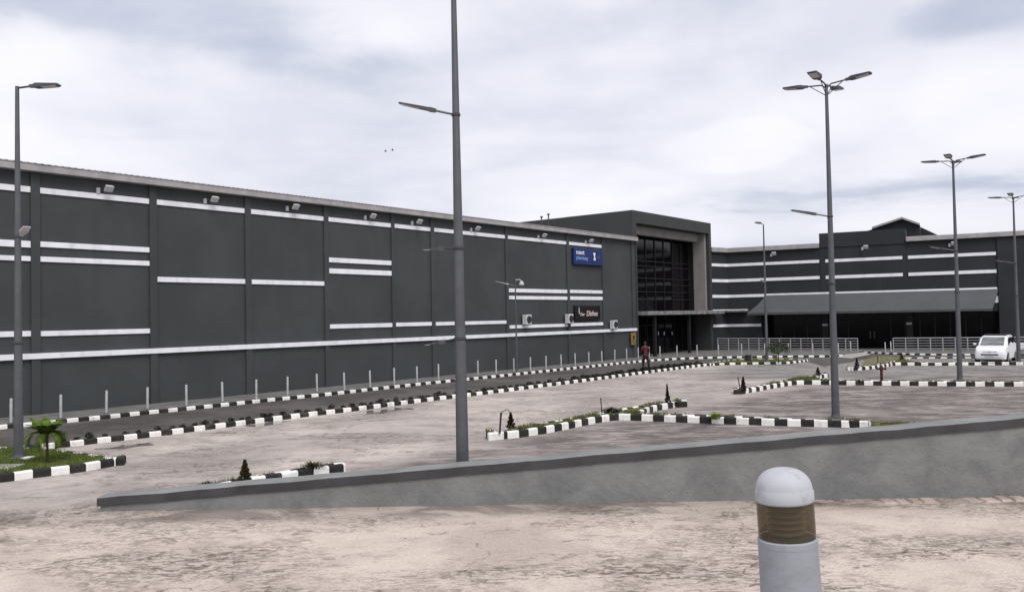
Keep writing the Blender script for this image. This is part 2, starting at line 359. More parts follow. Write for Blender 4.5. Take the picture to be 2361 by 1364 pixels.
    hsum = math_(nt, 'ADD', math_(nt, 'MULTIPLY', fin, math_(nt, 'ADD', math_(nt, 'MULTIPLY', ro, .9), .15)), math_(nt, 'SUBTRACT', math_(nt, 'MULTIPLY', gr, .22), math_(nt, 'MULTIPLY', math_(nt, 'MULTIPLY', flk, ro), .4)))
    lk(nt, hsum, bp.inputs['Height']); lk(nt, bp.outputs[0], b.inputs['Normal'])
    return m
M['ground'] = ground_mat()
def road_mat():
    m = bpy.data.materials.new('asphalt'); m.use_nodes = True; nt = m.node_tree; b = nt.nodes['Principled BSDF']
    tc = nd(nt, 'ShaderNodeTexCoord'); v = tc.outputs['Object']
    c = mixc(nt, ss(nt, noi(nt, v, .35, 7, .65, .4), .35, .65), (.062, .056, .053), (.125, .112, .105))
    c = mixc(nt, math_(nt, 'MULTIPLY', ss(nt, noi(nt, v, 1.8, 7, .7, .3), .56, .7), .5), c, (.19, .165, .14))
    c = mixc(nt, math_(nt, 'MULTIPLY', ss(nt, noi(nt, v, 40, 3, .7), .4, .7), .25), c, (.04, .04, .04))
    lk(nt, c, b.inputs['Base Color']); b.inputs['Roughness'].default_value = .85; b.inputs['Specular IOR Level'].default_value = .25
    return m
M['road'] = road_mat()
M['dryturf'] = mat('dry_brown_turf', (.17, .155, .095), .9, 0, .25, 1.5, .5, 25, .1, ((.22, .19, .15), .7), 1.5)
M['paver'] = mat('dusty_pavers', (.40, .33, .29), .9, 0, .25, 3, .5, 25, .2, ((.18, .14, .12), .6), 4)
M['puddle'] = mat('muddy_water', (.17, .15, .142), .14, 0, .3, 1.5, 0, 1, .5)
M['pave'] = mat('pavement_concrete', (.16, .155, .15), .85, 0, .2, 1.2, .3, 25, .2, ((.08, .075, .07), .6), .8)
def plaster_mat():
    m = bpy.data.materials.new('rough_plaster'); m.use_nodes = True; nt = m.node_tree; b = nt.nodes['Principled BSDF']
    tc = nd(nt, 'ShaderNodeTexCoord'); v = tc.outputs['Object']
    c = mixc(nt, ss(nt, noi(nt, v, 1.3, 6, .6, .4), .3, .7), (.165, .170, .168), (.235, .240, .235))
    c = mixc(nt, math_(nt, 'MULTIPLY', ss(nt, noi(nt, mapv(nt, v, (1, 1, 1.6)), 6, 8, .7), .6, .72), .4), c, (.11, .11, .11))
    vo = nd(nt, 'ShaderNodeTexVoronoi'); vo.inputs['Scale'].default_value = 5; lk(nt, v, vo.inputs['Vector'])
    c = mixc(nt, math_(nt, 'MULTIPLY', math_(nt, 'SUBTRACT', 1.0, ss(nt, vo.outputs['Distance'], .03, .09)), .7), c, (.09, .085, .085))
    lk(nt, c, b.inputs['Base Color']); b.inputs['Roughness'].default_value = .85; b.inputs['Specular IOR Level'].default_value = .2
    bp = nd(nt, 'ShaderNodeBump'); bp.inputs['Strength'].default_value = .9; bp.inputs['Distance'].default_value = .022
    lk(nt, math_(nt, 'ADD', noi(nt, v, 9, 7, .65), math_(nt, 'MULTIPLY', noi(nt, v, 60, 3, .6), .25)), bp.inputs['Height']); lk(nt, bp.outputs[0], b.inputs['Normal'])
    return m
M['plaster'] = plaster_mat()
M['coping'] = mat('dark_coping_paint', (.060, .058, .062), .75, 0, .18, 1.5, .4, 20, .25, ((.035, .033, .035), .6), 1.2)
M['copetop'] = mat('skylit_coping_top', (.21, .215, .21), .8, 0, .15, 1.5, .4, 20, .25)  # lighter copy of the coping, skylight on its top put into the colour
def amber():
    m = bpy.data.materials.new('amber_polycarbonate'); m.use_nodes = True; nt = m.node_tree; nt.nodes.clear()
    t = nd(nt, 'ShaderNodeBsdfTransparent'); t.inputs[0].default_value = (.60, .52, .40, 1)
    g = nd(nt, 'ShaderNodeBsdfGlossy'); g.inputs['Roughness'].default_value = .12; g.inputs[0].default_value = (.9, .9, .9, 1)
    d = nd(nt, 'ShaderNodeBsdfDiffuse'); d.inputs[0].default_value = (.10, .086, .064, 1)
    fr = nd(nt, 'ShaderNodeFresnel'); fr.inputs[0].default_value = 1.4
    m1 = nd(nt, 'ShaderNodeMixShader'); m1.inputs[0].default_value = .42; lk(nt, t.outputs[0], m1.inputs[1]); lk(nt, d.outputs[0], m1.inputs[2])
    m2 = nd(nt, 'ShaderNodeMixShader'); lk(nt, math_(nt, 'MULTIPLY', fr.outputs[0], .6), m2.inputs[0]); lk(nt, m1.outputs[0], m2.inputs[1]); lk(nt, g.outputs[0], m2.inputs[2])
    lk(nt, m2.outputs[0], nd(nt, 'ShaderNodeOutputMaterial').inputs[0]); return m
M['amber'] = amber()
M['louvre'] = mat('lamp_louvre', (.55, .47, .35), .5)
M['boll_white'] = mat('bollard_light_paint', (.29, .305, .33), .6, 0, .06, 6, .15, 60, .3, ((.20, .19, .175), .55), 5)
M['boll_dome'] = mat('bollard_dome_paint', (.44, .45, .48), .6, 0, .05, 6, .1, 80, .3, ((.27, .26, .25), .5), 12)

# ------------------------------------------------------------------ ground, road, pavements, kerbs
g = MB(); g.poly([(-900, -300, 0), (900, -300, 0), (900, 1500, 0), (-900, 1500, 0)])
tag(g.build('ground', M['ground']), 'worn pinkish grey block paving of the car park', None, None, 'structure')

def chaikin(p, closed, n=1):
    for _ in range(n):
        q = []; N = len(p); rng = range(N if closed else N - 1)
        if not closed: q.append(p[0])
        for i in rng:
            a, b = p[i], p[(i + 1) % N]
            q += [a * .78 + b * .22, a * .22 + b * .78]
        if not closed: q.append(p[-1])
        p = q
    return p
def offs(p, closed, w, sgn):
    out = []; N = len(p)
    for i in range(N):
        a = p[(i - 1) % N] if (closed or i > 0) else None; b = p[i]; c = p[(i + 1) % N] if (closed or i < N - 1) else None
        ns = []
        for u, v in ((a, b), (b, c)):
            if u is None or v is None: continue
            t = (v - u).normalized(); ns.append(Vector((-t.y, t.x, 0)) * sgn)
        n = sum(ns, Vector()).normalized(); k = max(.55, n.dot(ns[0])); out.append(b + n * (w / k))
    return out
def kerb(name, pts, closed=False, h=.16, w=.16, sgn=1, per=.73, phase=0.0, z0=0.0, label=None, smooth_n=1):
    pts = [Vector((p[0], p[1], 0)) for p in pts]
    if smooth_n: pts = chaikin(pts, closed, smooth_n)
    # cut at every change of colour
    N = len(pts); path = []; cols = []; L = phase; half = per / 2
    for i in range(N if closed else N - 1):
        a, b = pts[i], pts[(i + 1) % N]; l = (b - a).length; path.append(a); t = 0
        while True:
            nxt = (math.floor(L / half + 1e-6) + 1) * half - L
            cols.append(int(math.floor(L / half + 1e-6)) % 2)
            if t + nxt >= l - 1e-4: L += l - t; break
            t += nxt; L += nxt; path.append(a.lerp(b, t / l))
    if not closed: path.append(pts[-1])
    else: pass
    prof = [(0, 0), (.005, h - .035), (.02, h - .01), (.045, h), (w - .03, h), (w, h - .03), (w, 0)]
    lanes = [offs(path, closed, o + .0001, sgn) for o, _ in prof]
    m = MB(); n = len(path)
    for k in range(len(cols)):
        k2 = (k + 1) % n
        j = random.uniform(-.006, .006)
        for q in range(len(prof) - 1):
            a0, a1 = lanes[q][k], lanes[q][k2]; b0, b1 = lanes[q + 1][k], lanes[q + 1][k2]
            za, zb = prof[q][1] + z0, prof[q + 1][1] + z0
            m.poly([(a0.x, a0.y, za), (a1.x, a1.y, za), (b1.x, b1.y, zb), (b0.x, b0.y, zb)], cols[k])
    if not closed:
        for k in (0, n - 1):
            m.poly([(lanes[q][k].x, lanes[q][k].y, prof[q][1] + z0) for q in range(len(prof))], cols[0 if k == 0 else -1])
    o = m.build(name, [M['kwhite'], M['kblack']]); tag(o, label, None, None, 'structure')
    return pts
def sheet(name, pts, z, m, label, kind='structure', depth=None):
    s = MB(); v_ = [Vector((p[0], p[1], z)) for p in pts]
    for t_ in tessellate_polygon([v_]):
        a, b, c = (v_[i] for i in t_)
        s.poly([a, b, c] if (b - a).cross(c - a).z > 0 else [a, c, b])
    s.leafy = True; o = s.build(name, m)
    return tag(o, label, None, None, kind)
def area(p): return sum(p[i].x * p[(i + 1) % len(p)].y - p[(i + 1) % len(p)].x * p[i].y for i in range(len(p))) / 2
BLADES = []
def island(pts, h, kname, label, phase=0, dens=260, col='dry', per=.73, gh=.05, smooth_n=1):
    sg = 1 if area(pts) > 0 else -1
    pp = kerb('kerb', pts, True, h, .15, sg, per, phase, 0, label, smooth_n)
    inner = offs(pp, True, .14, sg)
    sheet('verge', inner, h - .03, M['turf'], 'turf and soil filling ' + kname)
    BLADES.append(([p + Vector((-.03, .11, 0)) for p in inner], h - .03, dens, col, gh))
    return inner

# pavement in front of the buildings and its kerb
K1 = [(-260, 1014), (16.5, 988), (236, 966.5), (324, 956.6), (410.5, 948), (531.5, 935.3), (611.5, 926.5), (761.6, 911.6), (898.5, 895.8), (1022, 882.6), (1141, 870.4), (1300, 853.4), (1392, 843.5), (1461, 836.4), (1499, 832.8), (1565, 828.8), (1654, 826), (1787, 823.8), (1919, 823.1), (1946, 822)]
K1w = [G(*p) for p in K1]
K1b = [G(*p) for p in [(1992, 813.8), (2040, 816), (2103, 818.3), (2180, 819.3), (2361, 820), (2600, 821)]]
kerb('kerb', K1w, False, .14, .15, 1, .73, .1, 0, 'long black and white kerb at the foot of the building pavement', 1)
kerb('kerb', K1b, False, .12, .15, 1, .73, 0, 0, 'black and white kerb before the right hand pavement', 0)
inn = offs(K1w, False, .14, 1) + [G(1992, 812)] + offs(K1b, False, .14, 1)
sheet('pavement', inn + [Vector((90, 62, 0)), Vector((90, 140, 0)), Vector((-90, 140, 0)), Vector((-60, -10, 0))], .1, M['pave'], 'grey concrete pavement along the foot of the buildings')
# dropped kerb of pale concrete
s = MB(); a, b, c, d = G(1930, 823.2), G(1962, 826), G(2008, 816.5), G(1990, 811.5, .1)
e_ = G(1946, 818, .1)
s.poly([(a.x, a.y, .01), (b.x, b.y, .01), (c.x, c.y, .012), (d.x, d.y, .115), (e_.x, e_.y, .115)])
tag(s.build('pavement_ramp', M['concrete']), 'pale concrete ramp at the break in the pavement kerb', None, None, 'structure')

# service road between the two long kerbs
K2 = [(40, 1041), (91.6, 1036), (157.6, 1030), (216, 1022.6), (331.7, 1009.7), (434, 996), (583, 976.8), (620, 971.6), (702, 961), (816, 947.9), (943, 930.7), (1029, 919.9), (1108, 910.6), (1177, 901.7), (1280, 888.5), (1372, 877), (1453, 865.6), (1529.5, 856), (1605.7, 846), (1640, 842.6)]
K2w = [G(*p) for p in K2]
road = K1w[:] + [G(1990, 817)] + K1b + [G(2600, 826), G(2100, 826.5), G(1990, 829), G(1900, 845), G(1866, 834)] + list(reversed(K2w)) + [G(-260, 1062)]
sheet('road', road, .004, M['road'], 'dark worn service road along the front of the building')
kerb('kerb', K2w, False, .15, .15, 1, .73, .2, 0, 'long black and white kerb with low shrubs behind it', 1)
rear = offs(K2w, False, .62, 1); fr_ = offs(K2w, False, .14, 1)
s = MB()
for i in range(len(K2w) - 1):
    a, b, c, d = fr_[i], fr_[i + 1], rear[i + 1], rear[i]
    s.poly([(a.x, a.y, .11), (b.x, b.y, .11), (c.x, c.y, .09), (d.x, d.y, .09)])
    c2, d2 = (c.x, c.y, 0), (d.x, d.y, 0); s.poly([(d.x, d.y, .09), (c.x, c.y, .09), c2, d2])
tag(s.build('planting_strip', M['soil']), 'dark soil strip behind the long kerb', None, None, 'structure')

Z = lambda pts, z=0: [G(x, y, z) for x, y in pts]
# islands
I_left = island(Z([(-170, 1129), (0, 1112), (37, 1107.6), (81, 1101), (121, 1096), (161, 1091.5), (194, 1086.7), (234.6, 1079), (256.6, 1075.7), (271, 1071.5), (277, 1065)]) + Z([(270, 1057.5), (240, 1052), (183, 1043), (110, 1035), (50, 1032), (0, 1031), (-170, 1030)], .15), .18, 'the grass island at the left', 'curved black and white kerb of the big grass island on the left', .18, 900, 'grass', .73, .07)
I_near = island(Z([(799, 1086), (796, 1090), (755, 1096), (648, 1113), (480, 1141), (430, 1150)]) + Z([(425, 1126), (458, 1120), (543, 1104.5), (635, 1089), (701, 1077), (783, 1066)], .18), .2, 'the small island just past the wall', 'black and white kerb of the small island just past the wall', .2, 1100, 'dry', .73, .08)
I_mid = island(Z([(1131, 1006), (1136, 1012.5), (1176, 1011), (1209, 1007), (1281.7, 995), (1349, 980), (1415, 968), (1463, 969), (1570, 973.6), (1682, 977.5), (1800, 981.7), (1935, 985), (2004, 985.6)]) + Z([(2010, 971), (1983, 969.8), (1825, 965), (1700, 958.8), (1560, 955), (1470, 951.5)], .18) + Z([(1506.6, 947.7), (1557, 939), (1574, 934)]) + Z([(1575, 926.5), (1532, 925.4), (1456, 938), (1374, 953), (1321, 962), (1194, 984), (1138, 999)], .18), .2, 'the forked island in the middle of the lot', 'black and white kerb of the forked island nearest the middle', .675, 1100, 'dry', .73, .10)
I_right = island(Z([(1700, 903), (1705, 907.5), (1738.6, 903.7), (1770.8, 897.3), (1803, 891.5), (1835, 886.6), (1874, 886), (1954.6, 887.6), (2038, 888.3), (2173.7, 889.9), (2361, 890.8), (2560, 892)]) + Z([(2560, 880.5), (2361, 879), (2083, 877.5), (1996, 876.3), (1910, 876)], .18) + Z([(1883.6, 875.4), (1904.6, 869)]) + Z([(1903, 861.5), (1858, 866.7), (1793, 878), (1729, 892.4), (1700, 899)], .18), .19, 'the second forked island', 'black and white kerb of the second forked island from the wall', .17, 800, 'dry', .73, .09)
I_far = island(Z([(1957, 851), (1962, 854.5), (1977, 853.8), (2012.6, 850.5), (2048, 845), (2064, 842), (2115.7, 842.5), (2193, 842.5), (2277, 841.3), (2361, 841.3), (2560, 842)]) + Z([(2560, 834), (2361, 834), (2200, 834.5), (2125, 835.2)], .17) + Z([(2096, 834), (2099, 831)]) + Z([(2090, 827.5), (2060, 832), (2000, 841.5), (1960, 847)], .17), .18, 'the farthest forked island', 'black and white kerb of the farthest forked island beside the white van', .05, 400, 'dry', .73, .08)
I_end = island(Z([(1634, 843), (1677, 840.9), (1735, 840), (1806, 839.3), (1838.5, 836.7), (1864, 833)]) + Z([(1862, 828.5), (1810, 826.8), (1740, 826.8), (1690, 828.8), (1645, 834)], .12), .14, 'the grass island at the end of the long kerb', 'black and white kerb of the grass island at the end of the shrub row', .2, 200, 'grass', .73, .05)
kerb('kerb', Z([(2088, 826), (2200, 825.6), (2361, 825.3), (2600, 825)]), False, .07, .15, 1, .73, 0, 0, 'low faded kerb line behind the white van', 0)
dryp = Z([(1987, 838), (1997, 828), (2015, 821.5), (2060, 820), (2105, 823), (2100, 829), (2060, 834.5), (2000, 845)])
sheet('verge', dryp, .012, M['dryturf'], 'patch of dry brownish grass before the right hand pavement')
BLADES.append((dryp, .012, 40, 'dry', .05))
endp = Z([(2003, 986), (2080, 988), (2150, 985), (2140, 978), (2060, 974), (2008, 974)])
sheet('verge', endp, .02, M['turf'], 'low grassy end of the forked island beyond its kerb')
BLADES.append((endp, .02, 700, 'dry', .07))
# paver course at the foot of the ramp wall
s = MB(); x = 6.3
while x < 11.5:
    w_ = random.uniform(.2, .3); y1 = 14.78 + random.uniform(-.02, .02); dz = random.uniform(.012, .04)
    if not (7.0 < x < 7.6): s.hexa([(x, y1 - .26, 0), (x + w_ - .02, y1 - .26, 0), (x + w_ - .02, y1, 0), (x, y1, 0), (x + .03, y1 - .23, dz), (x + w_ - .05, y1 - .23, dz), (x + w_ - .05, y1, dz + .01), (x + .03, y1, dz + .01)])
    x += w_
tag(s.build('paver_course', M['paver']), 'single course of loose pavers at the foot of the ramp wall', None, None, 'structure')
for (px, py, rx, ry) in ((300, 1027, 62, 4.5), (625, 976.5, 52, 4), (880, 947.5, 60, 4.5)):
    c_ = [G(px + rx * math.cos(a) * (1 + .35 * math.sin(3 * a + px)), py + ry * math.sin(a) * (1 + .3 * math.sin(5 * a + px)) - rx * math.cos(a) * .12) for a in [i * math.pi / 18 for i in range(36)]]
    sheet('puddle', c_, .005, M['puddle'], 'shallow muddy puddle on the paving')
s = MB(); a = G(8, 1078, .16); s.box(a.x - .55, a.x + .32, a.y - .3, a.y + .3, .14, .20); tag(s.build('inspection_cover', M['concrete']), 'pale concrete inspection cover in the grass at the left edge', 'cover')
# terrace under the photographer
s = MB(); s.box(-14, 14, -12, 3.55, 0, 1.7); tag(s.build('terrace', M['floor']), 'raised terrace the photo was taken from', None, None, 'structure')

# ------------------------------------------------------------------ ramp wall
wb0, wb1 = G(228, 1178), G(2361, 1143)
wd_ = (wb1 - wb0).normalized(); fw = Frame(wb0, wd_)
wl = thing('ramp_wall', tuple(wb0), 'low grey plastered wall with dark coping rising to the right', 'wall')
sL, zL = fw.hit(230, 1145.5); sR, zR = fw.hit(2361, 961.5)
k = (zR - zL) / (sR - sL); sE = sR + 5
zt = lambda s_: zL + k * (s_ - sL)
T = .42; ct = .155
m = MB(); m.hexa([fw.P(.03, 0, 0), fw.P(sE, 0, 0), fw.P(sE, 0, T), fw.P(.03, 0, T), fw.P(.03, zt(0) - ct, 0), fw.P(sE, zt(sE) - ct, 0), fw.P(sE, zt(sE) - ct, T), fw.P(.03, zt(0) - ct, T)])
wo = m.build('wall_body', M['plaster'], wl)
m = MB(); nseg = 160
for i in range(nseg):
    a, b = -.02 + (sE + .02) * i / nseg, -.02 + (sE + .02) * (i + 1) / nseg
    j1 = mnoise.noise(Vector((a * 1.3, 0, 0))) * .016 + mnoise.noise(Vector((a * 9, 3, 0))) * .006; j2 = mnoise.noise(Vector((b * 1.3, 0, 0))) * .016 + mnoise.noise(Vector((b * 9, 3, 0))) * .006
    A = lambda s_, z_, o_, j: fw.P(s_, z_ + j, o_)
    fa = [A(a, zt(a) - ct, -.035, j1 * .8), A(a, zt(a) - .012, -.035, j1), A(a, zt(a), -.02, j1), A(a, zt(a), T + .03, j1 * .6), A(a, zt(a) - ct, T + .03, 0)]
    fb = [A(b, zt(b) - ct, -.035, j2 * .8), A(b, zt(b) - .012, -.035, j2), A(b, zt(b), -.02, j2), A(b, zt(b), T + .03, j2 * .6), A(b, zt(b) - ct, T + .03, 0)]
    for q in range(5):
        q2 = (q + 1) % 5; m.poly([fa[q], fb[q], fb[q2], fa[q2]], 1 if q in (1, 2) else 0)
    if i == 0: m.poly(fa, 0)
    if i == nseg - 1: m.poly(fb, 0)
m.build('coping', [M['coping'], M['copetop']], wl)

# ------------------------------------------------------------------ left building
A0 = G(0, 963.2, .1); A1 = G(1463, 823.7, .1)
FA = Frame(A0, (A1 - A0)); LF = (A1 - A0).length
S_ = lambda x, y=700: FA.hit(x, y)[0]
bl = thing('retail_building', tuple(A0), 'long dark grey building with white stripes and a pale metal roof edge', 'building')
_, zroof = FA.hit(300, 382 + .1162 * 300, -.3)
zw = zroof - .05
s0, s1 = S_(0) - 14, FA.hit(1464.5, 700)[0]
m = MB(); m.fbox(FA, s0, s1, .1, zw, 0, 42); m.build('wall', M['wall'], bl)
pil = [(-190, -165), (70, 91), (344.2, 361), (564.7, 578.5), (747, 757.5), (902.5, 910), (993.5, 1001.5), (1165.5, 1171.5), (1307, 1312.5), (1388.5, 1391.5), (1456.5, 1464.5)]
ends = []
for i, (a, b) in enumerate(pil):
    a_, b_ = S_(a), FA.hit(b, 700)[0]
    m = MB(); m.fbox(FA, a_, b_, .1, zw - .01, -.085, .05); m.build('pilaster', M['wall'], bl)
    ends.append((a_, b_))
def stripe(sa, sb, z0, z1, o=-.055, fr=FA, par=bl):
    m = MB(); m.fbox(fr, sa, sb, z0, z1, o, .02); return m.build('stripe', M['stripe'], par, bevel=.008)
def zpair(x, y0, y1, fr=FA): return fr.hit(x, y1)[1], fr.hit(x, y0)[1]
z0t, z1t = FA.hit(91, 446)[1], FA.hit(91, 432.6)[1]
bays = [(0, 1), (1, 2), (2, 3), (3, 4), (4, 5), (5, 6), (6, 7), (7, 8), (8, 9)]
rows = {0: [('t',), (0, 552, 567.6), (0, 588, 599.5), (0, 764, 777)],
        1: [('t',), (91, 556.6, 569.4), (91, 591.2, 603.3), (91, 763, 775)],
        2: [('t',), (361, 638, 649.7)], 3: [('t',), (579, 644.3, 654.8)],
        4: [('t',), (757.5, 593.5, 604.4), (758.4, 618.5, 630.2), (759.8, 747.5, 757.5)],
        5: [('t',), (913, 743.7, 752.5)], 6: [('t',), (1003.8, 742.2, 750.4)],
        7: [('t',), (1172, 664.7, 673.5), (1172.4, 681.7, 689.9), (1173, 749.7, 757.3)],
        8: [('t',), (1311.7, 667.6, 675.2), (1312.6, 683, 691), (1315, 744.7, 752)]}
for (i, j) in bays:
    for rr in rows[i]:
        z0, z1 = (z0t, z1t) if rr[0] == 't' else zpair(*rr)
        stripe(ends[i][1] + .02, ends[j][0] + .0, z0, z1)
z0, z1 = zpair(53, 815.5, 828.5)
stripe(s0, s1 + .05, z0, z1, -.13)
m = MB()                                           # ribbed roof sheet edge and gutter
m.fbox(FA, s0, s1 + .05, zroof - .06, zroof + .19, -.36, .0)
m.build('gutter', M['fascia'], bl, bevel=.015)
m = MB(); x = s0; prof = []
while x < s1:
    prof += [(x, 0), (x + .12, 0), (x + .15, .02), (x + .20, .02), (x + .24, 0)]; x += .24
for (xa, za), (xb, zb) in zip(prof, prof[1:]):
    if xb - xa < .005: continue
    za_, zb_ = zroof + .192 + za, zroof + .192 + zb
    m.hexa([FA.P(xa, za_ - .0, -.38), FA.P(xb, zb_, -.38), FA.P(xb, zb_ + 3.3, 21), FA.P(xa, za_ + 3.3, 21), FA.P(xa, za_ + .03, -.38), FA.P(xb, zb_ + .03, -.38), FA.P(xb, zb_ + 3.4, 21), FA.P(xa, za_ + 3.4, 21)])
m.build('roof', M['fascia'], bl)

# ------------------------------------------------------------------ entrance block
be = thing('entrance_block', tuple(FA.P(s1, .1)), 'tall dark entrance block framing a black glass wall with a canopy', 'building')
eo = -.16
sl, zt_ = FA.hit(1457.8, 483.7, eo); sr, zt2 = FA.hit(1638.5, 514.8, eo)
ztop = (zt_ + zt2) / 2
sol = s1 + .16; zop = FA.hit(1500, 518.5, eo)[1]                 # opening: left edge, soffit
sor = FA.hit(1635.5, 600, eo)[0]; ro = .75
m = MB()
m.fbox(FA, sl, sr, zop, ztop, eo, 6)                             # top beam
m.fbox(FA, sor, sr, .1, zop, eo, 6)                               # right pier
m.fbox(FA, sl, sol, zw + .2, zop, eo, 6)                          # left pier above the roof
m.fbox(FA, s1 + .005, sol, .1, zw + .2, eo, 3)
m.fbox(FA, sl, sr - .3, zw + .2, ztop - .01, 6, 26)               # long flank running back over the roof
m.fbox(FA, s1 + .3, sr - .01, .1, zw + .2, 3.0, 26)
m.build('wall', M['entr'], be)
zbeam = FA.hit(1540, 549, ro)[1]
zcan = FA.hit(1550, 716.5, -1.0)[1]
m = MB()
m.fbox(FA, sol, sor, zbeam, zop - .02, ro, ro + .5)               # pale render beam set back
m.fbox(FA, sor - .28, sor - .004, zcan, zop - .02, .15, ro + .5)   # pale reveal on the right
m.build('reveal', M['entr_light'], be)
sgl, sgr = sol + .02, sor - .30
m = MB(); m.fbox(FA, sgl, sgr, .1, zbeam + .1, ro + 1.0, ro + 1.05); m.build('glass_wall', M['ent_glass'], be)
m = MB(); m.fbox(FA, sgl - .3, sgl, .1, zbeam, ro - .2, ro + 1.2); m.build('jamb', M['black'], be)
m = MB(); m.fbox(FA, sgr, sgr + .3, .1, zbeam, ro + .5, ro + 1.2); m.build('jamb', M['black'], be)
for t in range(9):
    a = sgl + (sgr - sgl) * t / 8
    m = MB(); m.fbox(FA, a - .03, a + .03, .1, zbeam, ro + .93, ro + 1.0); m.build('mullion', M['mull'], be)
for y_ in (600, 612, 640, 655, 672, 690):  # transoms, and reflections of railings opposite built as solid bars
    zz_ = FA.hit(1470, 480 + (y_ - 480), ro + .9)[1]
    m = MB(); m.fbox(FA, sgl, sgr, zz_ - .035, zz_ + .035, ro + .9, ro + .96); m.build('transom_reflection_bar', M['mull'], be)
zct = FA.hit(1550, 716.5, -1.0)[1]
m = MB(); m.fbox(FA, sol - .1, sr + .4, zct - .30, zct, -1.1, ro + .8); m.build('canopy', M['canopy'], be, bevel=.02)
sc1 = FA.hit(1513, 735, -.8)[0]; sc2 = FA.hit(1592, 735, -.8)[0]
for a in (sc1, sc2):
    m = MB(); m.fbox(FA, a - .11, a + .11, .1, zct - .3, -.75, -.53); m.build('column', M['mull'], be)
m = MB(); a = FA.hit(1473, 692, ro + .8); b = FA.hit(1508, 720, -.9)
m.tube([FA.P(a[0], a[1], ro + .8), FA.P(b[0], zct, -.9)], .05, 8); m.build('tie_rod', M['mull'], be)
for a in (sgl + 2.2, sgl + 4.3):                                   # glazed doors
    m = MB(); m.fbox(FA, a, a + 1.9, .12, 2.5, ro + .84, ro + .9); d_ = m.build('door', M['glass'], be)
    m = MB(); m.fbox(FA, a, a + .07, .12, 2.5, ro + .8, ro + .84); m.fbox(FA, a + 1.83, a + 1.9, .12, 2.5, ro + .8, ro + .84); m.fbox(FA, a + .07, a + 1.83, 2.43, 2.5, ro + .8, ro + .84); m.fbox(FA, a + .92, a + .98, .12, 2.43, ro + .8, ro + .84); m.build('door_frame', M['mull'], d_)
for px in (1518, 1531.5, 1549.5):                                  # small notices on the glass
    a, z_ = FA.hit(px, 768, ro + .8); m = MB(); m.fbox(FA, a - .08, a + .08, z_ - .14, z_ + .14, ro + .79, ro + .797); m.build('notice', M['lens'], be)

# ------------------------------------------------------------------ right wing
W0 = G(1681, 804.3, .1); W1 = G(2361, 804.1, .1); FW = Frame(W0, W1 - W0)
E1 = FA.P(sr, .1, 0); FS = Frame(E1, W0 - E1); LS = (W0 - E1).length
bw = thing('retail_wing', tuple(W0), 'dark grey building wing with three white stripes, a grey awning and dark glazing', 'building')
T_ = lambda x, y=700, o=0: FW.hit(x, y, o)[0]
zr = FW.hit(1780, 575.5, -.25)[1]; zwg = zr
so1, so2 = T_(1756), T_(2303); zo = FW.hit(2000, 722)[1]
sEnd = T_(2361) + 16
m = MB()
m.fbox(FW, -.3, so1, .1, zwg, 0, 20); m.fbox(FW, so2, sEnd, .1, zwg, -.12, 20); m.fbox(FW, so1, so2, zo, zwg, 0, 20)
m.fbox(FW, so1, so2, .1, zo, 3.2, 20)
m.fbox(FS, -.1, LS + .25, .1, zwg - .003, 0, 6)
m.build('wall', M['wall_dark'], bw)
b1, b2 = T_(1893), T_(2093); zb1 = FW.hit(1893, 537.7, -.2)[1]; zb2 = FW.hit(2090, 526.5, -.2)[1]
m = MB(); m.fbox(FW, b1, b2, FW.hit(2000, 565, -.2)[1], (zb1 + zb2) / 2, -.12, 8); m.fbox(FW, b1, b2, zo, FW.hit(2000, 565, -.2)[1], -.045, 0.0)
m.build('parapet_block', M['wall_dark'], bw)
def wstripe(xa, xb, y0, y1, xr, fr=FW, o=-.06):
    z0, z1 = zpair(xr, y0, y1, FW); m = MB(); m.fbox(fr, xa, xb, z0, z1, o, .02); m.build('stripe', M['stripe'], bw, bevel=.006); return z0, z1
zs = []
for (y0, y1) in ((608, 614.5), (643.7, 650.5), (679.5, 686)):
    r_ = wstripe(.0, b1 - .05 if y0 < 670 else b1, y0, y1, 1684)
    m = MB(); m.fbox(FS, .05, LS + .03, r_[0], r_[1], -.06, .02); m.build('stripe', M['stripe'], bw)
    m = MB(); m.fbox(FW, b1 + (.45 if y0 < 670 else 0), b2 - (.3 if y0 < 670 else 0), r_[0], r_[1], -.062, -.02); m.build('stripe', M['stripe'], bw)
    m = MB(); m.fbox(FW, b2 + (.12 if y0 < 670 else 0), T_(2300), r_[0], r_[1], -.06, .02); m.build('stripe', M['stripe'], bw)
for (y0, y1, xe) in ((713, 719.5, 1724), (746.8, 753, 1754)):
    r_ = wstripe(0, T_(xe), y0, y1, 1684)
    m = MB(); m.fbox(FS, .05, LS + .03, r_[0], r_[1], -.06, .02); m.build('stripe', M['stripe'], bw)
z0, z1 = zpair(2304, 738.5, 745); m = MB(); m.fbox(FW, so2 + .05, sEnd, z0, z1, -.18, 0); m.build('stripe', M['stripe'], bw)
z0, z1 = zpair(2290, 700.5, 706); m = MB(); m.fbox(FW, T_(2286), so2 - .02, z0, z1, -.06, 0); m.build('stripe', M['stripe'], bw)
# roof edges
m = MB(); m.fbox(FW, -.1, b1 - .01, zr - .05, zr + .36, -.3, 2); m.fbox(FS, -.02, LS + .1, zr - .052, zr + .358, -.3, 2)
m.build('roof_edge', M['fascia'], bw, bevel=.03)
zr2 = FW.hit(2093, 555, -.3)[1]
m = MB(); m.fbox(FW, b2 + .01, sEnd, zr2 - .05, zr2 + .34, -.34, 2); m.build('roof_edge', M['fascia'], bw, bevel=.03)
m = MB(); m.fbox(FW, b2 + .01, sEnd, zwg - .01, zr2 - .04, -.01, 3); m.build('wall_head', M['wall_dark'], bw)
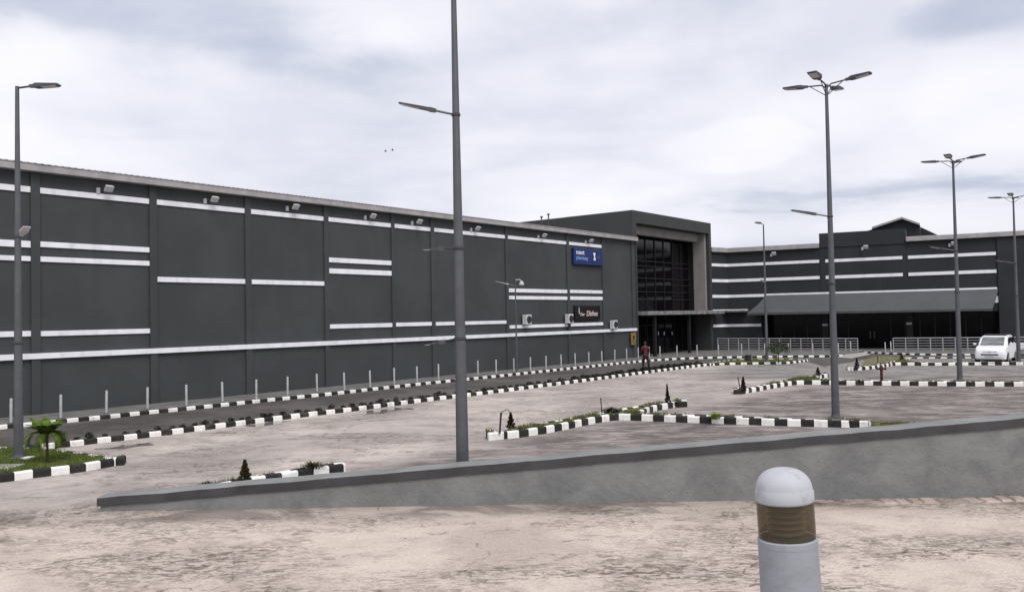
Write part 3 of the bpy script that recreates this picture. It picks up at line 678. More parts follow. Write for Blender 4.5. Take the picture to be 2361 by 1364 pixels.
# gabled lantern roof behind the parapet
og = 5.0
gp = [FW.hit(x, y, og) for x, y in ((1990, 535), (2011, 528.5), (2080, 505.5), (2121, 520), (2121, 545))]
m = MB(); ra = [FW.P(a, z, og) for a, z in gp] + [FW.P(gp[0][0], 8, og)]; ra[4] = FW.P(gp[4][0], 8, og)
rb = [p + Vector((FW.n.x, FW.n.y, 0)) * 7 for p in ra]
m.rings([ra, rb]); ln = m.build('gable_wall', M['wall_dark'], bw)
m = MB()
for (i, j) in ((1, 2), (2, 3)):
    a, b = Vector(ra[i]), Vector(ra[j]); dn = Vector((FW.n.x, FW.n.y, 0))
    m.hexa([a - dn * .5, b - dn * .5, b + dn * 7.4, a + dn * 7.4, a - dn * .5 + Vector((0, 0, .17)), b - dn * .5 + Vector((0, 0, .17)), b + dn * 7.4 + Vector((0, 0, .17)), a + dn * 7.4 + Vector((0, 0, .17))])
m.build('gable_roof', M['fascia'], bw)
gq = [FW.hit(x, y, 9.0) for x, y in ((2119, 521.5), (2165, 543))]
m = MB(); ra = [FW.P(gq[0][0] - 2, gq[0][1] + .2, 9), FW.P(gq[0][0], gq[0][1], 9), FW.P(gq[1][0], gq[1][1], 9), FW.P(gq[1][0], 7, 9), FW.P(gq[0][0] - 2, 7, 9)]
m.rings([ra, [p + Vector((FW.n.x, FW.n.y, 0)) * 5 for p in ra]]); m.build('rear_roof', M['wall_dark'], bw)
# awning: sloping sheet held out from the wall
zat = FW.hit(2000, 673, 0)[1]; zab = FW.hit(2000, 716.5, -1.6)[1]
ta, tb = T_(1768, 690), T_(2302, 670); da, db = FW.hit(1722, 717, -1.6)[0], FW.hit(2288, 707, -1.6)[0]
m = MB(); n = 24
for i in range(n):
    f0, f1 = i / n, (i + 1) / n
    def row(f):
        sag = .05 * mnoise.noise(Vector((f * 7, 0, 0)))
        a = FW.P(ta + (tb - ta) * f, zat, -.02); b = FW.P(da + (db - da) * f, zab + sag + .35 * 0, -1.6); c = a.lerp(b, .5) + Vector((0, 0, -.12))
        return [a, c, b]
    r0, r1 = row(f0), row(f1); dz = Vector((0, 0, -.05))
    for q in range(2):
        m.hexa([r0[q] + dz, r1[q] + dz, r1[q + 1] + dz, r0[q + 1] + dz, r0[q], r1[q], r1[q + 1], r0[q + 1]])
m.build('awning', M['awning'], bw)
m = MB(); m.fbox(FW, da, db, zab - .16, zab + .0, -1.60, -1.55); m.build('awning_valance', M['awning'], bw)
# recessed glazing
m = MB(); m.fbox(FW, so1, so2, .1, zo, 3.0, 3.05); m.build('glass_wall', M['glass'], bw)
for t in range(17):
    a = so1 + (so2 - so1) * t / 16
    m = MB(); m.fbox(FW, a - .04, a + .04, .1, zo, 2.9, 3.0); m.build('mullion', M['mull'], bw)
dm = T_(2012, 780, 2.9)
for a in (dm - 1.4, dm + .02):
    m = MB(); m.fbox(FW, a, a + 1.36, .12, 2.5, 2.82, 2.88); d_ = m.build('door', M['glass'], bw)
    m = MB(); m.fbox(FW, a + (1.2 if a < dm - 1 else .1), a + (1.26 if a < dm - 1 else .16), .9, 1.5, 2.74, 2.8); m.build('handle', M['galv'], d_)
for px, py in ((1902, 748.5), (2096, 745.5)):
    a, z_ = FW.hit(px, py, 2.2); m = MB(); m.fbox(FW, a - .22, a + .22, z_ - .09, z_ + .09, 2.2, 2.5); m.build('soffit_lamp', M['lens'], bw)
for px in (1903, 2098):
    a = FW.hit(px, 770, 2.4)[0]; m = MB(); m.fbox(FW, a - .25, a + .25, .1, zo, 2.5, 2.8); m.build('column', M['black'], bw)
for px, py, w_ in ((1855, 743.5, .8), (1890, 743, .5), (1945, 741, 1.3), (2035, 739, 1.0), (2120, 732, 1.4), (2180, 733, 1.3)):  # thin strips a little paler than the glazing behind them
    a, z_ = FW.hit(px, py, 2.6); m = MB(); m.fbox(FW, a - w_ / 2, a + w_ / 2, z_ - .02, z_ + .02, 2.80, 2.88); m.build('thin_strip', M['bin'], bw)
# thin canopy carried round from the entrance
m = MB(); a = T_(1722, 720, -.9); m.fbox(FW, -.4, a, zct - .13, zct, -1.0, 0); m.build('canopy', M['canopy'], bw)

# roof vents behind the roof edge
for px, top in ((1249, 502), (1265, 496)):
    s_, z_ = FA.hit(px, 525, 6.0); zt3 = FA.hit(px, top, 6.0)[1]
    p0 = FA.P(s_, z_ - .6, 6.0)
    t = thing('roof_vent', tuple(p0), 'thin vent pipe on the roof edge, ' + ('the shorter one further left' if px < 1255 else 'the taller one nearer the entrance block'), 'vent pipe', 'vent pipes on the roof')
    m = MB(); m.tube([p0, (p0.x, p0.y, zt3)], .05, 8); m.build('pipe', M['galv_dark'], t)
    m = MB(); m.lathe([(.05, 0), (.12, .02), (.12, .09), (.02, .14)], 10, (p0.x, p0.y, zt3)); m.build('cowl', M['galv_dark'], t)

# ------------------------------------------------------------------ wall mounted things
def flood(fr, px, py, label, o=0.0, hz=.9, scale=1.0, flip=False):
    s_, z_ = fr.hit(px, py, o); p = fr.P(s_, z_, o)
    t = thing('flood_light', tuple(p), label, 'flood light', 'flood lights under the roof edges')
    out = Vector((-fr.n.x, -fr.n.y, 0)); al = Vector((fr.d.x, fr.d.y, 0)); up = Vector((0, 0, 1)); q = scale
    m = MB(); m.fbox(fr, s_ - .13 * q, s_ + .07 * q, z_ - .17 * q, z_ + .17 * q, o - .1, o); m.build('gear_box', M['bollard'], t, bevel=.01)
    h = p + al * .35 * q + out * .55 * q + up * .12 * q
    m = MB(); m.tube([p + al * .02 + up * .02, p + al * .15 * q + out * .25 * q + up * .1 * q, h], .025, 6); m.build('arm', M['galv_dark'], t)
    m = MB(); dn = (out * .75 - up * .65).normalized(); sd_ = al; uu = dn.cross(sd_)
    def ring(c, a, b): return [c + sd_ * a + uu * b, c - sd_ * a + uu * b, c - sd_ * a - uu * b, c + sd_ * a - uu * b]
    m.rings([ring(h - dn * .16 * q, .12 * q, .1 * q), ring(h - dn * .08 * q, .2 * q, .17 * q), ring(h + dn * .08 * q, .25 * q, .2 * q)])
    hd = m.build('lamp_head', M['lamp_white'], t, bevel=.01)
    m = MB(); m.rings([ring(h + dn * .081 * q, .22 * q, .17 * q), ring(h + dn * .09 * q, .22 * q, .17 * q)]); m.build('lens', M['lens'], hd)
fl = [(226, 440), (472, 464), (661, 481), (841, 502), (949, 514.5), (1085, 530), (1240, 546), (1349, 558)]
fx = ['leftmost under the roof edge, above the first full wall bay', 'above the second full wall bay with one mid stripe', 'above the third full wall bay, left of the middle lamp post', 'above the bay with two short paired stripes', 'above the narrow plain bay', 'just right of the tall middle lamp post', 'between the middle post and the blue sign, above the empty bay', 'right above the blue sign']
for (x_, y_), l_ in zip(fl, fx): flood(FA, x_, y_, 'white flood light ' + l_, 0, scale=.68)
flood(FW, 1779, 588, 'small white flood light near the inner corner of the right wing', 0, scale=.8)
flood(FW, 1989, 573, 'small grey flood light centred under the raised parapet', -.2, scale=.8)
flood(FW, 2190, 565, 'small grey flood light under the right wing roof edge behind a lamp post', 0, scale=.8)

def ac(px, py, label):
    s_, z_ = FA.hit(px, py); t = thing('air_conditioner', tuple(FA.P(s_, z_)), label, 'air conditioner', 'air conditioner units on the wall')
    m = MB(); m.fbox(FA, s_ - .27, s_ + .27, z_ - .31, z_ + .31, -.45, -.12); c_ = m.build('casing', M['ac'], t, bevel=.02)
    m = MB(); p = FA.P(s_ + .0, z_, -.46); out = Vector((-FA.n.x, -FA.n.y, 0)); al = Vector((FA.d.x, FA.d.y, 0)); up = Vector((0, 0, 1))
    for r_ in (.24, .16, .08):
        ring = lambda rr, o_: [p + out * o_ + (al * math.cos(a * math.pi / 10) + up * math.sin(a * math.pi / 10)) * rr for a in range(20)]
        m.rings([ring(r_, 0), ring(r_, .02), ring(r_ - .02, .02), ring(r_ - .02, 0)], 0, False)
    m.rings([ring(.24, -.012), ring(.24, .004)], 0); m.build('fan_grille', M['galv_dark'], t)
    m = MB()
    for a in (-.2, .2): m.fbox(FA, s_ + a - .02, s_ + a + .02, z_ - .35, z_ - .31, -.45, -.001); m.fbox(FA, s_ + a - .02, s_ + a + .02, z_ - .6, z_ - .35, -.05, -.001)
    m.build('bracket', M['galv_dark'], t)
ac(1207, 736.5, 'white air conditioner behind the wall lamp post, leftmost of three')
ac(1304.5, 734.5, 'white air conditioner just left of the black sign')
ac(1407.5, 748, 'white air conditioner right of the black sign, nearest the entrance')

def text(body, fr, s_, z_, o, size, m_, name, parent, sx=1.0, shear=0.0, ext=.012):
    cu_ = bpy.data.curves.new('t', 'FONT'); cu_.body = body; cu_.size = size; cu_.extrude = ext; cu_.shear = shear; cu_.offset = size * .012
    ob = bpy.data.objects.new('t', cu_); C.objects.link(ob)
    me = bpy.data.meshes.new_from_object(ob.evaluated_get(bpy.context.evaluated_depsgraph_get())); bpy.data.objects.remove(ob); bpy.data.curves.remove(cu_)
    me.name = name; off = LOC[parent.name]
    for v in me.vertices:
        p = fr.P(s_ + v.co.x * sx, z_ + v.co.y, o - v.co.z); v.co = p - off
    me.materials.clear(); me.materials.append(m_)
    o_ = bpy.data.objects.new(name, me); C.objects.link(o_); o_.parent = parent; LOC[o_.name] = off; return o_
# blue sign
sa, z1 = FA.hit(1317, 571); sb, _ = FA.hit(1386, 590); z0 = FA.hit(1318.5, 609)[1]; o_s = -.22
t = thing('shop_sign', tuple(FA.P(sa, z0)), 'navy blue pharmacy sign high on the grey wall', 'sign')
sb -= .15
m = MB(); m.fbox(FA, sa, sb, z0, z1, o_s, -.001); m.build('panel', M['blue'], t, bevel=.03)
wS = sb - sa; hS = z1 - z0
text('next', FA, sa + wS * .07, z0 + hS * .62, o_s - .004, hS * .40, M['txtwhite'], 'lettering', t, 1.25)
text('pharmacy', FA, sa + wS * .07, z0 + hS * .30, o_s - .004, hS * .33, M['txtblue'], 'lettering', t, 1.0)
text('clinic', FA, sa + wS * .80, z0 + hS * .48, o_s - .004, hS * .17, M['txtgrey'], 'lettering', t, 1.0)
m = MB(); cx, cz = sa + wS * .70, z0 + hS * .53
q = [(-.10, .24), (.10, .24), (.035, .03), (.12, -.14), (.09, -.22), (.02, -.13), (-.06, -.25), (-.10, -.2), (-.03, 0), (-.13, .17)]
m.rings([[FA.P(cx + a * hS * 1.1, cz + b * hS * 1.05, o_s - .004) for a, b in q], [FA.P(cx + a * hS * 1.1, cz + b * hS * 1.05, o_s - .03) for a, b in q]]); m.build('emblem', M['txtwhite'], t)
# black sign
sa, z1 = FA.hit(1321.5, 704); sb, _ = FA.hit(1380, 720); z0 = FA.hit(1323, 738)[1]; o_s = -.16
t = thing('shop_sign', tuple(FA.P(sa, z0)), 'black restaurant sign with pale script lettering above the lower stripes', 'sign')
m = MB(); m.fbox(FA, sa, sb, z0, z1, o_s, -.001); m.build('panel', M['signblack'], t, bevel=.02)
wS = sb - sa; hS = z1 - z0
text('Our', FA, sa + wS * .17, z0 + hS * .30, o_s - .004, hS * .30, M['txtcream'], 'lettering', t, 1.15, .25)
text('Dishes', FA, sa + wS * .42, z0 + hS * .28, o_s - .004, hS * .50, M['txtcream'], 'lettering', t, 1.05, .3)
m = MB(); q = [(.0, .0), (.045, .02), (.055, .2), (.03, .34), (.035, .46), (-.005, .47), (-.01, .35), (-.03, .2)]
m.rings([[FA.P(sa + wS * .14 + a * hS * 1.3, z0 + hS * .42 + b * hS, o_s - .004) for a, b in q], [FA.P(sa + wS * .14 + a * hS * 1.3, z0 + hS * .42 + b * hS, o_s - .02) for a, b in q]]); m.build('emblem', M['lens'], t)
# yellow sign by the entrance
sa, z1 = FA.hit(1449.5, 767); sb, _ = FA.hit(1459, 770); z0 = FA.hit(1451, 795)[1]
t = thing('notice_sign', tuple(FA.P(sa, z0)), 'narrow yellow notice sign low on the wall by the entrance', 'sign')
m = MB(); m.fbox(FA, sa, sb + .02, z0, z1, -.25, -.15); m.build('panel', M['yellow'], t, bevel=.02)
m = MB(); p = FA.P((sa + sb) / 2, z1 - .33, -.251); al = Vector((FA.d.x, FA.d.y, 0))
m.rings([[p + Vector((-FA.n.x, -FA.n.y, 0)) * o_ + (al * math.cos(a * math.pi / 8) + Vector((0, 0, 1)) * math.sin(a * math.pi / 8)) * .13 for a in range(16)] for o_ in (0, .012)]); m.build('emblem', M['black'], t)
m = MB()
for k_ in range(3): m.fbox(FA, sa + .08, sb - .06, z0 + .12 + k_ * .12, z0 + .15 + k_ * .12, -.256, -.251)
m.build('lettering', M['brown'], t)

# ------------------------------------------------------------------ bollards along the pavement
b0 = thing('bollard', (0, 0, 0), 'x', 'bollard')
m = MB(); m.lathe([(.046, 0), (.046, .80), (.040, .82), (.015, .83)], 12); m.build('post', M['bollard'], b0, True, 'auto')
m = MB(); m.lathe([(.075, 0), (.075, .012), (.05, .02)], 12); m.build('base_plate', M['galv_dark'], b0, True)
bpx = [(25, 975), (140, 964), (245, 952), (340, 942.5), (430, 935), (513, 927), (591, 920), (663, 911.6), (731, 903.4), (794, 900), (853.6, 893.5), (909, 886), (961.8, 882), (1011, 875), (1059, 869.5), (1102, 864.8), (1144, 862), (1185, 858), (1223, 854.7), (1259, 851.2), (1294, 847.2), (1326.4, 843.5), (1358, 840), (1388, 837), (1417.4, 833), (1445, 830), (1471.5, 826.5), (1497, 824.5), (1521.6, 823.5), (1560.7, 821), (1607.5, 819.5), (1656.5, 818.5), (1710, 817), (1763, 816.5), (1818, 816), (1874, 815.5), (1933, 815), (1961.6, 811), (2041.6, 814), (2054.5, 811.5)]
blab = ['thin grey bollard at the left edge of the photo, left of the left lamp post', 'thin grey bollard right behind the small palm', 'thin grey bollard next right of the one behind the palm']
for i, (x_, y_) in enumerate(bpx):
    o = b0 if i == 0 else copy_tree(b0)
    o.location = G(x_, y_, .1); o.rotation_euler = (random.uniform(-.02, .02), random.uniform(-.02, .02), 0)
    if i < 3: l_ = blab[i]
    elif x_ < 1050: l_ = 'thin grey bollard on the pavement, number %s from the left edge' % ['four', 'five', 'six', 'seven', 'eight', 'nine', 'ten', 'eleven', 'twelve', 'thirteen', 'fourteen'][i - 3]
    elif x_ < 1070: l_ = 'thin grey bollard half hidden by the tall middle lamp post'
    elif x_ < 1460: l_ = 'thin grey bollard between the middle lamp post and the entrance, %s right of that post' % ['first', 'second', 'third', 'fourth', 'fifth', 'sixth', 'seventh', 'eighth', 'ninth', 'tenth', 'eleventh'][i - 15]
    elif x_ < 1660: l_ = 'thin grey bollard before the glass entrance, %s from its left side' % ['first', 'second', 'third', 'fourth', 'fifth', 'sixth', 'seventh'][i - 26]
    elif x_ < 1950: l_ = 'thin grey bollard before the left white railing, %s from the corner' % ['first', 'second', 'third', 'fourth', 'fifth'][i - 32]
    else: l_ = ['thin grey bollard at the left side of the railing gap', 'thin grey bollard standing in the railing gap before the dark doors', 'thin grey bollard touching the start of the right railing'][i - 37]
    tag(o, l_, 'bollard', 'thin grey bollards along the pavement')

# ------------------------------------------------------------------ white railings
def railing(pxs, py, label, h=1.04):
    pts = [G(x, py(x), .1) for x in pxs]
    t = thing('railing', tuple(pts[0]), label, 'railing')
    for p in pts:
        m = MB(); m.tube([p, p + Vector((0, 0, h))], .035, 8); m.build('post', M['railwhite'], t)
    for k_ in range(5):
        z_ = h - .01 - k_ * .2; r_ = .034 if k_ == 0 else .022
        m = MB(); m.tube([p + Vector((0, 0, z_)) for p in pts], r_, 8); m.build('rail', M['railwhite'], t)
railing([1655, 1680, 1703, 1726.6, 1750, 1774, 1798, 1823, 1847, 1872.5, 1897.7, 1924, 1950, 1978], lambda x: 807 + (x - 1655) * 3 / 323, 'white metal railing left of the gap, running to the inner corner')
railing([2060 + 28.6 * i for i in range(16)], lambda x: 809.7 - (x - 2060) * .002, 'white metal railing right of the gap, passing behind the van')

# ------------------------------------------------------------------ lamp posts
def lamp_head(m, p, d, L=.62, w=.26, th=.07, roll=0):
    d = d.normalized(); s_ = d.cross(Vector((0, 0, 1))).normalized(); u_ = s_.cross(d)
    s2 = s_ * math.cos(roll) + u_ * math.sin(roll); u2 = u_ * math.cos(roll) - s_ * math.sin(roll)
    def ring(x, a, b, dz=0): return [p + d * x + s2 * a + u2 * (b + dz), p + d * x - s2 * a + u2 * (b + dz), p + d * x - s2 * a * .9 + u2 * (-b + dz), p + d * x + s2 * a * .9 + u2 * (-b + dz)]
    m.rings([ring(-.06, .035, .035), ring(.05, .05, .04), ring(.10, w * .42, th * .55), ring(.2, w * .5, th * .5), ring(L * .6, w * .5, th * .36), ring(L * .95, w * .46, th * .25), ring(L, w * .36, th * .15)])
    return (p, d, s2, u2)
def lens_(m, p, d, s2, u2, L, w, th):
    r_ = lambda x, dz: [p + d * x + s2 * w * .4 - u2 * dz, p + d * x - s2 * w * .4 - u2 * dz]
    a, b = r_(.25, th * .5), r_(L * .9, th * .33); a2, b2 = r_(.25, th * .5 + .006), r_(L * .9, th * .33 + .006)
    m.hexa([a2[0], a2[1], b2[1], b2[0], a[0], a[1], b[1], b[0]])
def lampon(t, start, head, d, L=.62, w=.26, mt='lamp_metal', r_=.025, th=.07, mid=None, roll=0, brace=None):
    m = MB(); pts = [start] + ([mid] if mid is not None else []) + [head]; m.tube(pts, r_, 8)
    if brace is not None: m.tube([brace, head.lerp(start, .25)], r_ * .6, 6)
    ar = m.build('arm', M['galv'] if mt != 'dark' else M['galv_dark'], t)
    m = MB(); q_ = lamp_head(m, head, d, L, w, th, roll); hd = m.build('lamp_head', M['lamp_metal' if mt == 'dark' else mt], t, False, 'auto')
    m = MB(); lens_(m, *q_, L, w, th); m.build('lens', M['lens'], hd)
dF = Vector((FA.d.x, FA.d.y, 0)); nF = Vector((FA.n.x, FA.n.y, 0)); UP = Vector((0, 0, 1))
def post(base, htop, label, r0=.115, r1=.05, lean=(0, 0), name='lamp_post'):
    t = thing(name, tuple(base), label, 'lamp post', 'tall lamp posts of the car park')
    top = base + Vector((lean[0], lean[1], htop))
    m = MB(); n_ = 8; m.tube([base.lerp(top, i / n_) for i in range(n_ + 1)], [r0 + (r1 - r0) * i / n_ for i in range(n_ + 1)], 20); m.build('pole', M['galv'], t, False, 'auto')
    m = MB(); m.lathe([(r0 + .11, 0), (r0 + .11, .03), (r0 + .02, .04), (r0 + .01, .10)], 16, tuple(base)); m.build('base_plate', M['galv'], t)
    return t, top
def quad_top(t, top, k=1.0):
    for d in (dF, -dF, nF, -nF):
        dd = (d + UP * .09).normalized(); hp = top + dd * .62 * k - UP * .02
        lampon(t, top - UP * .12, hp, dd, .68 * k, .30 * k, 'dark', .022, .08, top - UP * .02 + dd * .15, 0, top - UP * .35)
def collar(t, base, top, f, r_):
    p = base.lerp(top, f); m = MB(); m.lathe([(r_ + .004, -.03), (r_ + .012, -.02), (r_ + .012, .02), (r_ + .004, .03)], 16, tuple(p)); m.build('clamp', M['galv_dark'], t)
    return p
def side_lamp(t, base, top, zf, d, r_pole, reach=.5, L=.62, w=.2, mt='lamp_metal', slope=.26):
    p = collar(t, base, top, zf, r_pole); d = (Vector(d).normalized() + UP * slope).normalized()
    lampon(t, p + d * r_pole * .8, p + d * reach, d, L, w, mt, .022, .055)
# middle post, right behind the ramp wall
bm_ = G(1068, 1137); t, top = post(bm_, 10.4, 'tall grey lamp post behind the ramp wall, middle of the photo', .125, .045, (-.02, 0))
quad_top(t, top)
fz = lambda b_, tp, px, py: (up_from(b_, px, py) - b_.z) / (tp.z - b_.z)
dl = Vector((-1, .1, 0))
side_lamp(t, bm_, top, fz(bm_, top, 1057, 265), dl, .075, .46, .68, .13, 'lamp_metal', .25)
f_ = fz(bm_, top, 1061, 572); p = collar(t, bm_, top, f_, .098)
lampon(t, p - Vector((.09, 0, 0)), p + Vector((-.32, .1, .005)), Vector((-1, .3, .01)), .42, .05, 'dark', .014, .03)
f_ = fz(bm_, top, 1063, 780); p = collar(t, bm_, top, f_, .105)
lampon(t, p - Vector((.1, 0, 0)), p + Vector((-.35, .1, -.06)), Vector((-1, .3, -.14)), .38, .05, 'dark', .014, .03)
# right posts
def rpost(px, py, topx, topy, armx, army, label, lamps=True):
    b_ = G(px, py, .17); h_ = up_from(b_, topx, topy) - b_.z; t, top = post(b_, h_, label, .115, .045)
    quad_top(t, top); side_lamp(t, b_, top, fz(b_, top, armx, army), dl, .075, .46, .68, .2, 'lamp_metal', .2)
    m = MB(); p = collar(t, b_, top, .4, .1)
    return t
rpost(1927, 962, 1910, 194, 1914, 499, 'tall grey lamp post with four heads, standing on the forked island nearest the wall')
rpost(2213.5, 876, 2198, 370, 2203, 578, 'lamp post with four heads between the railing and the second forked island')
rpost(2349, 834, 2341, 454, 2344, 607, 'farthest four headed lamp post, behind the white van at the right edge')
# left post on the grass
b_ = G(43, 1056, .15); h_ = up_from(b_, 54.5, 201) - b_.z
t, top = post(b_, h_, 'lamp post with one top arm on the left grass island', .11, .045, (.0, 0))
lampon(t, top - UP * .04, top + Vector((.36, 0, .0)), Vector((1, .05, .04)), .66, .24, 'dark', .025, .09)
p = collar(t, b_, top, fz(b_, top, 50, 546), .075)
lampon(t, p + Vector((.06, -.03, 0)), p + Vector((.13, -.06, .05)), Vector((.8, -.75, .42)), .42, .2, 'lamp_white', .022, .06)
collar(t, b_, top, fz(b_, top, 46, 790), .1)
m = MB(); m.box(b_.x + .12, b_.x + .34, b_.y - .15, b_.y + .1, b_.z, b_.z + .035); m.build('footing', M['kwhite'], t)
# wall lamp post with camera
b_ = G(1192, 859, .1); h_ = up_from(b_, 1193, 641) - b_.z
t, top = post(b_, h_, 'thin lamp post with a dome camera in front of the first air conditioner', .055, .035)
p = top - UP * .45
lampon(t, p, p + Vector((-.45, 0, .12)), Vector((-1, 0, .25)), .75, .22, 'lamp_white', .022, .05)
m = MB(); m.tube([top - UP * .12, top + Vector((.22, -.03, -.08)), top + Vector((.33, -.04, -.14))], .03, 8); cb = m.build('camera_bracket', M['lamp_white'], t)
m = MB(); m.lathe([(.02, .14), (.09, .10), (.14, 0), (.15, -.10), (.11, -.13), (.02, -.14)], 16, tuple(top + Vector((.36, -.04, -.30)))); m.build('dome_camera', M['lamp_white'], t, False, 'auto')
# slim post at the corner
b_ = G(1768.5, 832, .12); h_ = up_from(b_, 1757, 518) - b_.z
t, top = post(b_, h_, 'slim lamp post with one short arm on the grass island before the left railing', .105, .04)
lampon(t, top, top + Vector((-.2, -.12, .08)), Vector((-1, -.6, .12)), .5, .26, 'dark', .025, .09)
p = collar(t, b_, top, fz(b_, top, 1762, 653), .07); lampon(t, p, p + Vector((-.12, -.12, .08)), Vector((-.55, -.8, .3)), .5, .2, 'lamp_white', .022, .06)

# ------------------------------------------------------------------ bollard light close to the camera
d_b = 3.06; dr = ray(1804, 1077); top_b = Vector((0, 0, HC)) + dr * (d_b / dr.y)
hb = top_b.z - 1.7
t = thing('bollard_light', (top_b.x, top_b.y, 1.7), 'white domed bollard light with an amber louvred band, close in front', 'bollard light')
t.rotation_euler = (0, R(-2.4), 0); t.location.x += hb * math.sin(R(2.4)) * 1.0
Rb = .101
zt0 = hb
m = MB(); m.lathe([(Rb + .006, 0), (Rb + .005, zt0 - .45), (Rb + .002, zt0 - .272)], 48); bd = m.build('post', M['boll_white'], t, True, 'auto')
m = MB(); m.lathe([(Rb + .003, zt0 - .272), (Rb + .003, zt0 - .252), (Rb - .002, zt0 - .247), (Rb - .02, zt0 - .246)], 48); m.build('collar', M['boll_white'], t, True, 'auto')
m = MB(); m.rings([[(Rb * .985 * math.cos(a), Rb * .985 * math.sin(a), z) for a in [2 * math.pi * j / 48 for j in range(48)]] for z in (zt0 - .2455, zt0 - .118)], 0, False)
m.build('amber_band', M['amber'], t, True, True)
m = MB()
for i in range(5):
    z = zt0 - .228 + i * .021; m.lathe([(.02, z + .010), (.060, z + .004), (.066, z), (.060, z - .003), (.02, z)], 32)
m.lathe([(.02, zt0 - .246), (.02, zt0 - .118)], 16); m.build('louvre', M['louvre'], t, True, 'auto')
m = MB(); prof = [(Rb - .008, zt0 - .122), (Rb - .002, zt0 - .118), (Rb + .001, zt0 - .110), (Rb + .001, zt0 - .082), (Rb - .003, zt0 - .074)]
for i in range(1, 12):
    a = i / 12 * math.pi / 2; prof.append(((Rb - .003) * math.cos(a) ** .8, zt0 - .074 + .074 * math.sin(a)))
prof.append((.003, zt0)); m.lathe(prof, 48); m.build('dome', M['boll_dome'], t, True, True)

# ------------------------------------------------------------------ plants
def leaf(m, p, d, w, l, mi=0):
    d = d.normalized(); s_ = d.cross(Vector((random.uniform(-1, 1), random.uniform(-1, 1), random.uniform(-1, 1)))).normalized() * w
    m.poly([p - s_ * .3, p + d * l * .5 - s_, p + d * l, p + d * l * .5 + s_], mi)
def rv():
    while True:
        v = Vector((random.uniform(-1, 1), random.uniform(-1, 1), random.uniform(-1, 1)))
        if .05 < v.length < 1: return v
def cypress(base, h, r, mt, label, tilt=0, n=900, thin=False, cat='sapling'):
    t = thing('cypress_sapling', tuple(base), label, cat, 'conical cypress saplings on the islands')
    m = MB(); m.tube([base, base + Vector((tilt * h, 0, h * .96))], [.02, .006], 6); m.build('trunk', M['trunk'], t)
    m = MB(); m.leafy = True
    for _ in range(n):
        f = random.random() ** 1.1; a = random.uniform(0, 2 * math.pi)
        w = 1.0 if f < .12 else 1.0
        pr = (min(1, f * 7 + .35)) * (1 - f) ** (1.0 if not thin else 1.6) * (1 + .28 * math.sin(f * 26 + a)) * r * (random.random() ** .4)
        p = base + Vector((math.cos(a) * pr + tilt * h * f, math.sin(a) * pr, f * h))
        leaf(m, p, Vector((math.cos(a) * .6, math.sin(a) * .6, 1)), .012, .055)
    m.build('crown', M[mt], t)
def stake(base, h, label, lean=(0, 0), r=.022):
    t = thing('stake', tuple(base), label, 'stake', 'stakes standing on the islands')
    m = MB(); m.tube([base, base + Vector((lean[0], lean[1], h))], r, 8); m.build('shaft', M['brown'], t)
    m = MB(); m.lathe([(r + .006, h - .05), (r + .006, h - .02), (r, h)], 8, (base.x + lean[0], base.y + lean[1], base.z)); m.build('tip', M['brown'], t)
hh = lambda b_, px, py: up_from(b_, px, py) - b_.z
b_ = G(565, 1111, .17); cypress(b_, hh(b_, 565, 1063), .12, 'cypg', 'small dark green cypress on the near island just past the ramp wall', 0, 1100)
b_ = G(1178, 990, .17); cypress(b_, hh(b_, 1177, 953), .13, 'cyp', 'brown withered cypress tied to a stake at the tip of the forked island', 0, 1000)
b_s = G(1152, 999, .17); stake(b_s, hh(b_s, 1157, 951), 'dark upright stake at the tip of the forked island, left of the brown cypress', (.05, 0), .026)
wt = b_s + Vector((.05, 0, hh(b_s, 1157, 951))); ct_ = b_ + Vector((0, 0, hh(b_, 1177, 954)))
m = MB(); mid_ = G(1172, 943, .17); hm = wt.lerp(ct_, .7) + Vector((0, 0, .12))
m.tube([wt, wt.lerp(hm, .5) + Vector((0, 0, .02)), hm, ct_], .009, 6); tag(m.build('support_wire', M['brown']), 'bent wire from the dark stake to the brown cypress', 'wire')
b_ = G(1388, 954, .17); stake(b_, hh(b_, 1379, 917), 'thin dark stake in the weeds at the fork of the near island', (-.03, 0), .016)
b_ = G(1540, 930, .17); cypress(b_, hh(b_, 1537, 887), .11, 'cypd', 'thin blackened cypress at the far tip of the forked island, leaning slightly', -.03, 800, True)
b_ = G(1714, 903, .17); cypress(b_, hh(b_, 1713, 869.5), .13, 'cypd', 'dark maroon cypress at the near tip of the second forked island', 0, 900)
b_ = G(1706, 898, .17); stake(b_, hh(b_, 1702, 869), 'leaning thin stake left of the maroon cypress on the second island', (-.06, 0), .02)
b_ = G(1886, 866, .17); cypress(b_, hh(b_, 1886, 848), .14, 'cypd', 'squat dark cypress at the far tip of the second island, left of the lamp post', 0, 600)
b_ = G(1976, 850, .15); cypress(b_, hh(b_, 1975, 826), .15, 'cypd', 'dark brown cypress at the near tip of the farthest island', 0, 800)
b_ = G(2079, 830, .15); cypress(b_, hh(b_, 2078, 815), .14, 'cypd', 'small dark cypress at the far tip of the farthest island', 0, 600)
b_ = G(2024, 838, .0); stake(b_, hh(b_, 2024, 820), 'short thin stake in the dry grass behind the farthest island', (0, 0), .025)

